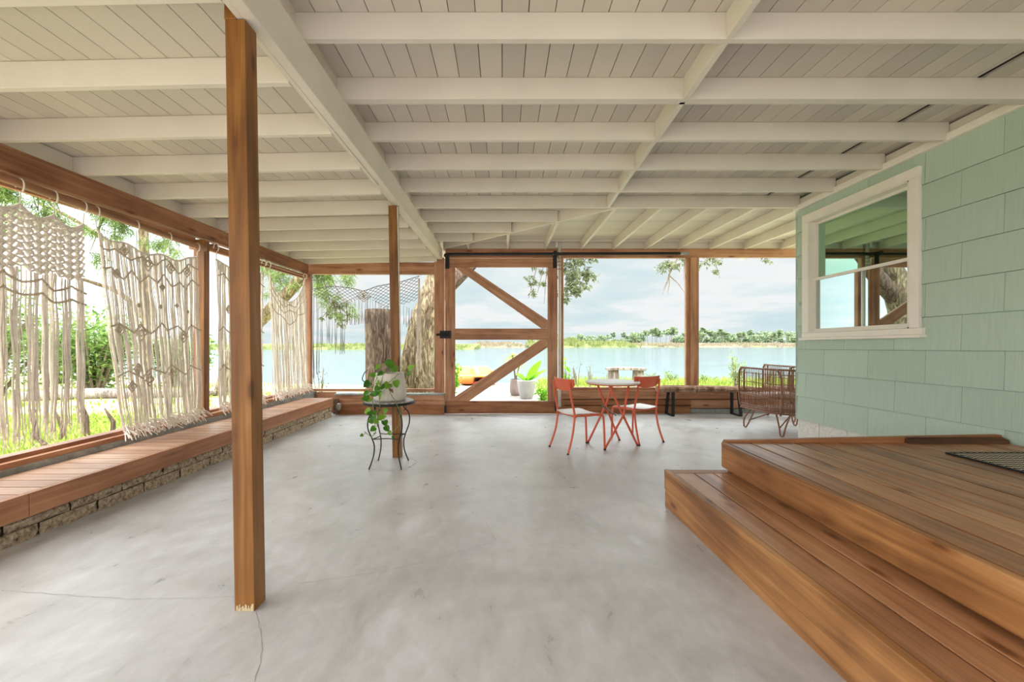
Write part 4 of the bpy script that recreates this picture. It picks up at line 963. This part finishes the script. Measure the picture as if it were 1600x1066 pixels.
# ------------------------------------------------------------------ rattan lounge chairs
def rattan_chair(label, loc, rz):
    # U-shaped basket, open towards local +y
    c = thing('rattan_chair', label, 'lounge chair', loc, rz, 'rattan lounge chairs'); Wd, D = .42, .86
    def U(t, off=0):                                                # t 0..1 round the U from left front to right front
        a = Wd-off; L1 = D-.42; Lc = PI*a*.5*1.0; tot = 2*L1+2*Lc; s = t*tot
        if s < L1: return Vector((-a, .43-s, 0))
        if s > tot-L1: return Vector((a, .43-(tot-s), 0))
        g = (s-L1)/(2*Lc)*PI; return Vector((-a*math.cos(g), .43-L1-.40*math.sin(g), 0))
    K = 60; zb = .30; zt = .89
    m = M(); m.tube([U(i/K)+Vector((0,0,zt)) for i in range(K+1)], .013, 8); m.tube([U(i/K)+Vector((0,0,zb)) for i in range(K+1)], .013, 8)
    for s in (-1, 1):
        m.tube(cat([(s*Wd, .40, zt), (s*Wd, .455, zt-.05), (s*Wd, .465, zt-.2), (s*Wd, .465, zb+.18), (s*Wd, .44, zb+.05), (s*Wd, .36, zb)]), .014, 8)
        m.tube(cat([(s*(Wd-.03), .38, zt-.0), (s*(Wd-.05), .42, zt-.1), (s*(Wd-.05), .43, zt-.35)]), .011, 6)
        m.tube(cat([(s*Wd*.9, -.22, zt+.0), (s*Wd*.93, -.30, zt-.08), (s*Wd*.93, -.32, zt-.25), (s*Wd*.93, -.32, zb+.1), (s*Wd*.85, -.26, zb-.02)]), .014, 8)
    m.build('frame', T['rattan'], c, smooth=True)
    m = M()
    for i in range(64):
        t = (i+.5)/64; p = U(t); p2 = U(t, .06); m.tube([p+Vector((0,0,zt)), p+Vector((0,0,.52)), p+Vector((0,0,zb))], .0048, 5, cap=False)
        if i % 2: m.tube([p2+Vector((0,0,zt-.06)), p2+Vector((0,0,.5))], .0045, 5, cap=False)
    m.build('spindles', T['rattan'], c)
    m = M()
    for z, r_ in ((zt-.07, .006), (zt-.2, .006), (.52, .010), (.50, .010), (zb+.06, .007), (zb+.03, .007)): m.tube([U(i/K)+Vector((0,0,z)) for i in range(K+1)], r_, 6)
    m.build('woven_bands', T['rattan'], c)
    m = M()
    for i in range(24):                                             # woven seat: canes both ways
        x = -.40+.8*i/23; y0 = -.34+.30*abs(x/.42)**2.2; m.tube([(x, y0, .505), (x, 0, .485), (x, .44, .505)], .0095, 5)
    for i in range(18): y = -.30+.72*i/17; m.tube([(-.41 if y > -.05 else -.38*math.sqrt(max(.05, 1-((y+.05)/.33)**2)), y, .50), (.41 if y > -.05 else .38*math.sqrt(max(.05, 1-((y+.05)/.33)**2)), y, .50)], .006, 5)
    m.build('seat', T['rattan'], c)
    m = M(); m.tube([(-.42, .44, .50), (.42, .44, .50)], .014, 8); m.tube([(-.40, .44, .30), (.40, .44, .30)], .012, 8)
    for i in range(22): x = -.40+.8*i/21; m.tube([(x, .44, .50), (x, .43, .30)], .005, 5, cap=False)
    for i in range(14): x = -.36+.72*i/13; m.tube([(x, -.28+.2*abs(x/.4)**2, .302), (x, .43, .302)], .006, 5, cap=False)
    m.build('seat_skirt', T['rattan'], c)
    for (x, y) in ((-.33, -.26), (.33, -.26), (-.36, .30), (.36, .30)):
        sx_, sy = (1 if x > 0 else -1), (1 if y > 0 else -1); m = M()
        m.tube(cat([(x+.01*sx_, y-.10*sy, .30), (x+.03*sx_, y-.02*sy, .12), (x+.05*sx_, y+.02*sy, .03), (x+.05*sx_, y+.045*sy, .012), (x+.05*sx_, y+.075*sy, .03), (x+.03*sx_, y+.09*sy, .14), (x*.8, y+.06*sy, .30)]), .0105, 8)
        m.tube([(x+.035*sx_, y, .12), (x*.1, y*.4, .29)], .009, 6); m.build('leg', T['rattan'], c, smooth=True)
    m = M(); rr = random.Random(3)                                  # dried woven bundle in the seat
    return c
rattan_chair('brown rattan lounge chair with hairpin legs, partly hidden by the house corner', (4.03, 6.06, FZ(6.06)), math.radians(8))
rattan_chair('second rattan lounge chair, mostly hidden behind the first', (5.0, 7.12, FZ(7.12)+.0), math.radians(-2))

# ------------------------------------------------------------------ yard: grass
def blades(m, x0, x1, y0, y1, n_, h0, h1, wd, rr, shore=False, zb=GZ):
    for _ in range(n_):
        x = rr.uniform(x0, x1); y = rr.uniform(y0, y1); h = rr.uniform(h0, h1)
        m.leaf((x, y, zb-.02), (rr.uniform(-.4,.4), rr.uniform(-.4,.4), 1), (rr.uniform(-1,1), rr.uniform(-1,1), .2), h, wd, .2)
rr = random.Random(15); m = M()
blades(m, 1.3, 12, 9, 14.9, 9000, .05, .16, .03, rr); blades(m, 1.2, 12, 13.5, 15.1, 3500, .10, .30, .03, rr)
blades(m, .95, 2.2, 9, 13, 900, .1, .35, .03, rr); blades(m, -2.0, -1.42, 9.5, 14, 900, .08, .25, .04, rr)
blades(m, -9, -4.2, 2.0, 8, 12000, .04, .13, .035, rr); blades(m, -14, -6, 6, 14, 1200, .05, .16, .05, rr)
o = m.build('lawn_grass', T['grass']); tag(o, 'bright sunlit lawn grass around the porch', 'grass', kind='stuff')
# patio slab beyond the gate
o = M().box(-1.35, .92, 8.05, 14.3, GZ-.1, GZ+.03).build('patio_slab', T['slab'], bevel=.01); struct(o)
SZ = GZ+.032
# white planter with a broad-leaved plant
def tapered(name, prof, mat, loc, label, cat_, n_=40, fn=None):
    t = thing(name, label, cat_, loc); m = M(); m.lathe(prof, (0,0,0), n_, fn=fn); m.build('pot', mat, t, smooth=True)
    m = M(); r_ = prof[-1][0]; m.lathe([(.001, prof[-1][1]-.0), (r_, prof[-1][1])], (0,0,0), 20); m.build('soil', T['soil'], t); return t
a = tapered('potted_banana', [(.13,0),(.15,.02),(.20,.2),(.225,.42),(.228,.45),(.212,.45),(.205,.40)], plain('white_pot', (176, 176, 176), .5), (.565, 10.35, SZ), 'white round planter with upright paddle leaves beyond the gate', 'potted plant')
T['banana'] = leafmat('banana_leaf', (140, 204, 40), (150, 212, 50), (160, 218, 60), .4, .5)
m = M(); rr = random.Random(2)
m.leaf((.0,0,.42), (.42,-.1,.62), (-.5,-1,.3), .62, .2, .05, seg=8)
m.leaf((.02,0,.42), (.75,.0,.62), (-.5,-1,.5), .55, .10, .35, seg=8)
for k in range(16):
    g = rr.uniform(0, 6.28); m.leaf((.05*math.cos(g), .05*math.sin(g), .42), (math.cos(g)*.6, math.sin(g)*.6, rr.uniform(.4, 1)), (0, -.5, 1), rr.uniform(.16, .34), rr.uniform(.05, .1), .3, seg=4)
m.build('leaves', T['banana'], a)
a = tapered('potted_dracaena', [(.10,0),(.135,.05),(.15,.2),(.13,.38),(.135,.41),(.12,.41)], plain('ribbed_pot', (150, 132, 126), .7), (.32, 10.95, SZ), 'grey ribbed pot with arching strap-leaved plant beyond the gate', 'potted plant', 48, fn=lambda g, i: 1+.03*math.sin(g*16))
m = M(); m.tube([(0,0,.36), (-.04,0,.7), (-.09,0,1.0)], [.025,.02,.016], 8); m.tube([(0,0,.36), (.05,0,.6), (.1,0,.75)], [.02,.015,.012], 8); m.build('stem', T['twig'], a)
T['drac'] = leafmat('strap_leaf', (134, 150, 70), (176, 180, 96), (206, 186, 140), .5, .4); m = M()
for k in range(64):
    g = rr.uniform(0, 6.28); e = rr.uniform(-.1, 1.1); L = rr.uniform(.35, .62); c = Vector((-.09, 0, 1.0)) if k < 48 else Vector((.1, 0, .75))
    d = Vector((math.cos(g), math.sin(g)*.8, e)); d.normalize(); pts = [c+d*L*t+Vector((0,0,-L*.95*t*t)) for t in (0,.25,.5,.75,1)]
    s_ = Vector((-d.y, d.x, 0)).normalized()*.013; vs = []
    for i, p in enumerate(pts): f_ = 1-.85*i/4; vs += [p-s_*f_, p+s_*f_]
    m.add(vs, [(2*i,2*i+1,2*i+3,2*i+2) for i in range(4)])
m.build('leaves', T['drac'], a)
# pedal boat pulled up at the shore
bo = thing('pedal_boat', 'orange and yellow plastic pedal boat at the shore beyond the gate', 'boat', (-.95, 14.3, GZ))
T['boat'] = plain('orange_hull', (226, 122, 44), .4); T['boaty'] = plain('yellow_seat', (246, 196, 84), .4); T['boatr'] = plain('red_hull', (168, 70, 48), .5)
def hull(m, cx, w_, L, z0, z1):
    K = 12; vs = []
    for i in range(K+1):
        t = i/K*2-1; y = t*L/2; k_ = (1-abs(t)**3)**.6 if abs(t) < 1 else .05; k_ = max(k_, .12)
        for (dx, z) in ((-w_*.5*k_, z1+.05*t*t), (-w_*.42*k_, z0+.04*t*t), (w_*.42*k_, z0+.04*t*t), (w_*.5*k_, z1+.05*t*t)): vs.append((cx+dx, y, z))
    m.add(vs, [(i*4+j, i*4+(j+1)%4, (i+1)*4+(j+1)%4, (i+1)*4+j) for i in range(K) for j in range(4)]+[(3,2,1,0), (K*4,K*4+1,K*4+2,K*4+3)])
for cx in (-.36, .36): m = M(); hull(m, cx, .62, 2.0, .06, .30); m.build('hull', T['boat'], bo, smooth=True)
m = M(); hull(m, 0, 1.1, 1.7, .02, .10); m.build('keel', T['boatr'], bo)
m = M(); m.box(-.62, .62, -.8, .85, .28, .335); m.build('deck_plate', T['boaty'], bo, bevel=.02)
for cx in (-.32, .32):
    m = M(); m.hexa([(cx-.24,-.1,.335),(cx+.24,-.1,.335),(cx+.24,.35,.335),(cx-.24,.35,.335)], [(cx-.2,.12,.56),(cx+.2,.12,.56),(cx+.2,.33,.58),(cx-.2,.33,.58)]); m.build('seat', T['boaty'], bo, bevel=.03)
m = M(); m.hexa([(-.1,-.75,.335),(.1,-.75,.335),(.12,.1,.335),(-.12,.1,.335)], [(-.05,-.6,.42),(.05,-.6,.42),(.08,.05,.60),(-.08,.05,.60)]); m.build('centre_console', T['boaty'], bo, bevel=.02)
for cx in (-.60, .58): m = M(); m.hexa([(cx-.05,-.5,.33),(cx+.05,-.5,.33),(cx+.05,.6,.33),(cx-.05,.6,.33)], [(cx-.04,-.3,.44),(cx+.04,-.3,.44),(cx+.04,.5,.46),(cx-.04,.5,.46)]); m.build('side_rail', T['boat'], bo, bevel=.02)
bo.rotation_euler = (0,0,math.radians(14))
# rustic bench on stump legs
rb = thing('log_bench', 'grey weathered log bench with stump legs on the lawn beyond the low wall', 'bench', (3.13, 11, GZ))
m = M(); K = 10; vs = []
for i in range(K+1):
    t = i/K; x = -.48+.96*t; zt = .735+.012*math.sin(t*PI*1.2)
    for dy, z in ((-.18, zt), (-.18, zt-.065), (.18, zt-.065), (.18, zt)): vs.append((x, dy, z))
m.add(vs, [(i*4+j, i*4+(j+1)%4, (i+1)*4+(j+1)%4, (i+1)*4+j) for i in range(K) for j in range(4)]+[(3,2,1,0),(K*4,K*4+1,K*4+2,K*4+3)]); m.build('plank_seat', T['drift'], rb, bevel=.01)
for cx, e in ((-.32, -.03), (.32, .04)):
    m = M(); m.lathe([(.18,0),(.165,.2),(.15,.45),(.135,.668)], (cx,0,0), 14, fn=lambda g, i: 1+.06*math.sin(g*3+cx*9)); m.build('stump_leg', T['drift'], rb)

# ------------------------------------------------------------------ shrubs and weeds in the yard
def shrub(name, label, cat_, loc, rx, rz, n_, lf, mat, seed, stems=6, group=None, flat=1.):
    rr = random.Random(seed); t = thing(name, label, cat_, loc, group=group); sm = M(); fm = M()
    for k in range(stems):
        g = rr.uniform(0, 6.28); tip = Vector((math.cos(g)*rx*rr.uniform(.3,.9), math.sin(g)*rx*flat*rr.uniform(.3,.9), rz*rr.uniform(.6, 1))); b_ = Vector((tip.x*.15, tip.y*.15, -.03))
        md = b_.lerp(tip, .5)+Vector((rr.uniform(-.1,.1)*rx, 0, .1*rz)); w0 = .012+.02*rx; pts = cat([b_, md, tip], 4); sm.tube(pts, [w0*(1-.8*i/(len(pts)-1)) for i in range(len(pts))], 5)
        for q in range(n_//stems):
            f_ = rr.uniform(.25, 1.05); i = min(int(f_*(len(pts)-1)), len(pts)-1); p = pts[i]+Vector((rr.gauss(0,.16)*rx, rr.gauss(0,.16)*rx*flat, rr.gauss(0,.12)*rz))
            if p.z < .01: p.z = .02
            fm.leaf(p, (rr.uniform(-1,1), rr.uniform(-1,1), rr.uniform(-.3,1)), (rr.uniform(-1,1), rr.uniform(-1,1), 1), lf*rr.uniform(.6,1.3), lf*.5)
    sm.build('stems', T['twig'], t); fm.build('foliage', mat, t); return t
T['pale'] = leafmat('pale_shrub_leaf', (112, 136, 84), (140, 160, 106), (170, 180, 132), .5, .5)
shrub('young_shrub', 'pale green airy shrub on the lawn edge left of the rattan chair', 'shrub', (P(1149,0,13).x, 13, GZ), .34, .95, 420, .09, T['pale'], 3, 9)
T['darkw'] = leafmat('dark_weed', (70, 78, 66), (96, 104, 84), (140, 150, 100), .6, .2)
for i, (px, yy, h, r_) in enumerate(((902, 12.6, .85, .22), (922, 12.9, .7, .2), (887, 12.2, .62, .16), (890, 13.2, .5, .2))):
    shrub('seeding_weed', ['tall dark-tipped weed nearest behind the round table', 'dark-tipped weed right of the tallest one behind the round table', 'small dark weed close to the white pipe', 'low dark weed hugging the lawn edge by the pipe'][i], 'weed', (P(px,0,yy).x, yy, GZ), r_, h, 70, .05, T['darkw'], 50+i, 6)
for i, (px, yy, h, r_) in enumerate(((955, 13.8, .5, .3), (1010, 14.2, .35, .4), (1050, 14.4, .42, .35), (1105, 14.2, .34, .4), (1200, 14, .4, .5))):
    shrub('lawn_weed', ['leafy weed clump at the lawn edge behind the round table', 'leafy weed clump at the lawn edge behind the right bistro chair', 'leafy weed clump at the lawn edge left of the wide wall post', 'leafy weed clump at the lawn edge right of the wide wall post', 'leafy weed clump at the lawn edge behind the rattan chair'][i], 'weed', (P(px,0,yy).x, yy, GZ), r_, h, 200, .07, T['mang'], 60+i, 8)
T['vivid'] = leafmat('vivid_leaf', (110, 170, 40), (140, 200, 50), (170, 216, 80), .4, .5)
shrub('garden_plant', 'bright green leafy plant beyond the gate beside the left stile', 'plant', (-1.33, 11.6, GZ), .26, .85, 200, .16, T['vivid'], 70, 7)
shrub('garden_plant', 'bright green plant growing behind the leaning oak', 'plant', (P(676,0,10.9).x, 10.9, GZ), .22, 1.25, 260, .14, T['vivid'], 71, 7)
shrub('garden_plant', 'small bright green plant beyond the gate beside the right stile', 'plant', (P(848,0,9.6).x, 9.6, GZ), .14, .42, 70, .14, T['vivid'], 72, 5)
shrub('garden_plant', 'bright green round-leaved plant just right of the white pipe', 'plant', (P(884,0,11.2).x, 11.2, GZ), .10, .98, 26, .2, T['vivid'], 73, 4)
shrub('shore_weed', 'sparse twiggy weed in the lower left of the far left opening', 'weed', (P(500,0,10).x, 10, GZ), .26, .82, 70, .06, T['darkw'], 74, 6)
# bushes along the left of the yard
for i, (x, y, rx, h) in enumerate(((-12.4, 8.2, 1.7, 2.6), (-13.5, 11.2, 2.0, 2.9), (-11.6, 12.2, 1.3, 2.1), (-14.2, 5.6, 1.9, 2.7), (-10.2, 13.6, 1.0, 1.5), (-15.0, 14.5, 1.9, 2.3))):
    shrub('mangrove_bush', ['big light green bush behind the gap between the two nearest curtains', 'tall green bush behind the second macrame curtain', 'rounded green bush just left of the wall post', 'green bush behind the nearest macrame curtain', 'low green bush near the water behind the third curtain', 'farthest green bush at the left shore'][i], 'bush', (x, y, GZ), rx, h, 2600, .17, T['mang'], 80+i, 26)

# ------------------------------------------------------------------ trees close to the porch
tk = thing('cut_trunk', 'thick upright sawn-off tree trunk outside the far left opening', 'tree trunk', (P(592,0,9.3).x, 9.3, GZ))
m = M(); m.lathe([(.34,-.1),(.30,.1),(.275,.5),(.262,1.0),(.27,1.5),(.285,1.95),(.29,2.09)], (0,0,0), 28, fn=lambda g, i: 1+.045*math.sin(g*3+i)+.03*math.sin(g*7+i*.5)); m.build('bark_trunk', T['bark'], tk, smooth=True)
m = M(); m.lathe([(.001,2.098),(.27,2.095)], (0,0,0), 28); m.build('sawn_top', plain('sawn_wood', (190, 160, 130), .8), tk)
ok = thing('leaning_oak', 'large leaning oak with pale lichen bark beside the gate', 'tree', (P(655,0,10).x, 10, GZ), world=True)
m = M(); pts = cat([P(655, 622, 10), P(654, 575, 10), P(660, 515, 10), P(676, 455, 10), P(700, 395, 10), P(735, 320, 10), P(760, 240, 10)], 5)
m.tube(pts, [.44-.012*i+(.08 if i == 0 else 0) for i in range(len(pts))], 18)
for v in range(len(m.v)):
    p = Vector(m.v[v]); q_ = p+Vector((noise.noise(p*3), noise.noise(p*3+Vector((7,0,0))), 0))*.07; m.v[v] = tuple(q_)
m.build('trunk', T['barkl'], ok, smooth=True)
m = M(); pts = cat([P(676, 470, 10), P(708, 440, 9.9), P(745, 402, 9.8), P(800, 340, 9.8), P(890, 285, 10.2), P(990, 262, 10.8), P(1080, 288, 11.4), P(1170, 300, 11.8)], 5); m.tube(pts, [.2-.0045*i for i in range(len(pts))], 12); m.build('limb', T['bark'], ok, smooth=True)

def leafy_branch(label, root, tips, seed, mat, n_, lf, spread, name='oak_branch', cat_='branch', thick=.03, group=None, wr_=.42):
    rr = random.Random(seed); root = Vector(root); t = thing(name, label, cat_, root, group=group); sm = M(); fm = M()
    for tip in tips:
        tip = Vector(tip)-root; md = tip*.5+Vector((rr.uniform(-.1,.1), rr.uniform(-.1,.1), .10*tip.length)); pts = cat([Vector((0,0,0)), md, tip], 5); sm.tube(pts, [thick*(1-.85*i/(len(pts)-1)) for i in range(len(pts))], 6)
        for k in range(7):
            i = rr.randint(3, len(pts)-1); b_ = pts[i]; e = b_+Vector((rr.gauss(0,1), rr.gauss(0,1), rr.gauss(-.25,.8))).normalized()*spread*rr.uniform(.6,1.3); sm.tube([b_, b_.lerp(e,.5)+Vector((0,0,.03)), e], [thick*.25,thick*.18,thick*.06], 4)
            for q in range(n_):
                p = b_.lerp(e, rr.uniform(.25, 1.05))+Vector((rr.gauss(0,.2), rr.gauss(0,.2), rr.gauss(0,.2)))*spread*.55
                fm.leaf(p, (rr.uniform(-1,1), rr.uniform(-1,1), rr.uniform(-1,.4)), (rr.uniform(-1,1), rr.uniform(-1,1), 1), lf*rr.uniform(.6,1.3), lf*wr_*rr.uniform(.8,1.2))
    sm.build('twigs', T['twig'], t); fm.build('foliage', mat, t); return t
B = lambda x, y, Y: P(x, y, Y)
leafy_branch('oak branch hanging to the right of the gate with grey-green leaves', B(893, 284, 10.22), [B(890,420,11), B(905,440,11), B(893,455,11), B(915,425,11), B(884,475,11), B(900,400,11)], 101, T['leafa'], 52, .13, .40)
leafy_branch('oak branch end showing through the upper right of the gate', B(880, 290, 10.18), [B(860,430,11), B(840,458,11), B(826,466,11), B(850,475,11)], 102, T['leafa'], 30, .11, .24)
br3 = leafy_branch('oak branch hanging at the wide wall post, with bare twig tips', B(1082, 288, 11.41), [B(1055,412,11.5), B(1075,420,11.5), B(1040,420,11.5), B(1068,440,11.5), B(1105,415,11.5), B(1125,435,11.5), B(1092,408,11.5), B(1190,400,11.5)], 103, T['leafa'], 34, .12, .30)
m = M(); o = B(1045,430,11.5); ob3 = B(1082, 288, 11.41)
for p in ((1036,452), (1043,460), (1070,458), (1035,460)): m.tube([o-ob3, (B(*p,11.5)+o)*.5+Vector((.03,0,.02))-ob3, B(*p,11.5)-ob3], [.02,.012,.006], 5)
m.tube([o-ob3, B(1060,400,11.5)-ob3, Vector((0,0,0))], [.02,.03,.035], 6); m.build('bare_twigs', T['twig'], br3)
# pine boughs
leafy_branch('pine bough hanging across the top of the far left opening', B(470, 380, 10.6), [B(500,440,10.6), B(530,440,10.6), B(560,436,10.6), B(540,475,10.6), B(520,485,10.6), B(500,455,10.6), B(515,430,10.6), B(548,428,10.6)], 110, T['pine'], 98, .17, .36, 'pine_bough', wr_=.09)
leafy_branch('dark small pine sprigs hanging low in the far left opening', B(520, 470, 10.8), [B(535,500,10.8), B(548,500,10.8), B(500,500,10.8), B(532,512,10.8)], 111, T['leafa'], 12, .10, .20, 'pine_sprig')
leafy_branch('pine bough beyond the swagged curtain top', B(400, 360, 10.5), [B(420,440,10.5), B(440,445,10.5), B(450,425,10.5), B(470,440,10.5), B(430,460,10.5)], 112, T['pine'], 78, .17, .42, 'pine_bough', wr_=.09)
leafy_branch('bright pine bough above the second macrame curtain', B(200, 280, 8.6), [B(190,360,8.6), B(220,365,8.6), B(165,350,8.6), B(280,385,8.8), B(260,390,8.8), B(150,370,8.6), B(140,395,8.6)], 113, T['pine'], 119, .17, .42, 'pine_bough', wr_=.09)
leafy_branch('grey-green pine bough above the nearest macrame curtain', B(30, 250, 7.6), [B(20,320,7.6), B(60,330,7.6), B(100,345,7.6), B(10,350,7.6), B(80,360,7.6), B(120,330,7.8)], 114, T['pine'], 104, .17, .40, 'pine_bough', wr_=.09)
pt = thing('pine_tree', 'pale pine trunk with a long leaning limb behind the near curtains', 'tree', (P(225,0,9.6).x, 9.6, GZ), world=True)
m = M(); m.tube(cat([P(228, 640, 9.6), P(230, 520, 9.6), P(226, 400, 9.6), P(220, 300, 9.6), P(216, 200, 9.6)], 4), [.10-.001*i for i in range(17)], 12); m.build('trunk', T['barkl'], pt, smooth=True)
m = M(); m.tube(cat([P(228, 500, 9.6), P(190, 460, 9.3), P(140, 440, 9.0), P(90, 425, 8.8)], 4), [.06-.003*i for i in range(13)], 8); m.tube(cat([P(225, 410, 9.6), P(160, 372, 9.3), P(110, 340, 9.0), P(60, 318, 8.8)], 4), [.06-.003*i for i in range(13)], 8); m.build('limb', T['barkl'], pt, smooth=True)
lt = thing('leaning_tree', 'grey leaning tree with a sloping limb behind the swagged curtain', 'tree', (-5.9, 11.4, GZ), world=True)
m = M(); m.tube(cat([(-7.4, 11.3, GZ-.05), P(372, 540, 11.2), P(415, 492, 10.9), P(455, 452, 10.6), P(500, 400, 10.4), P(540, 340, 10.2)], 4), [.2-.005*i for i in range(21)], 12); m.build('trunk', T['barkl'], lt, smooth=True)
# driftwood log and stakes in the yard
lg = thing('fallen_log', 'pale fallen log lying on the ground before the bushes', 'log', (-9.6, 10.6, GZ)); m = M(); m.tube(cat([(-1.8,-.5,.1), (-.5,0,.12), (.8,.1,.1), (2.2,.5,.08)], 5), [.12,.13,.14,.14,.14,.14,.13,.13,.13,.12,.12,.11,.10,.09,.08,.06], 10); m.build('log_body', T['drift'], lg, smooth=True)
rr = random.Random(41)
for i, (px, py, h) in enumerate(((136, 685, .62), (100, 690, .42), (58, 690, .5), (64, 712, .28), (176, 680, .4))):
    Y = 1.4*672/(py-534); p = Vector(((px-786)*Y/672, Y, GZ)); m = M(); m.tube([p-Vector((0,0,.03)), p+Vector((-.05+.1*rr.random(),0,h*.5)), p+Vector((-.12, 0, h))], [.035,.03,.012], 7)
    o = m.build('wood_stake', T['bark'], org=tuple(p)); tag(o, ['tallest split stake in the lawn at the right edge of the nearest curtain', 'short stake in the lawn seen through the nearest curtain', 'ragged stake in the lawn nearer the left picture edge', 'lowest stub of wood in the lawn near the sill', 'stake in the lawn in the gap before the second curtain'][i], 'stake')
# wire loop by the cut trunk
m = M(); pts = [P(x, y, 9.0) for x, y in ((575, 578), (570, 582), (566, 592), (570, 598), (574, 603), (577, 640))]; m.tube(cat(pts, 4), .010, 6); o = m.build('bent_wire', T['track'], org=tuple(P(570, 600, 9.0))); tag(o, 'bent dark wire hoop standing at the left foot of the sawn trunk', 'wire')
for o in list(bpy.data.objects):
    if '_w' in o.keys(): del o['_w']
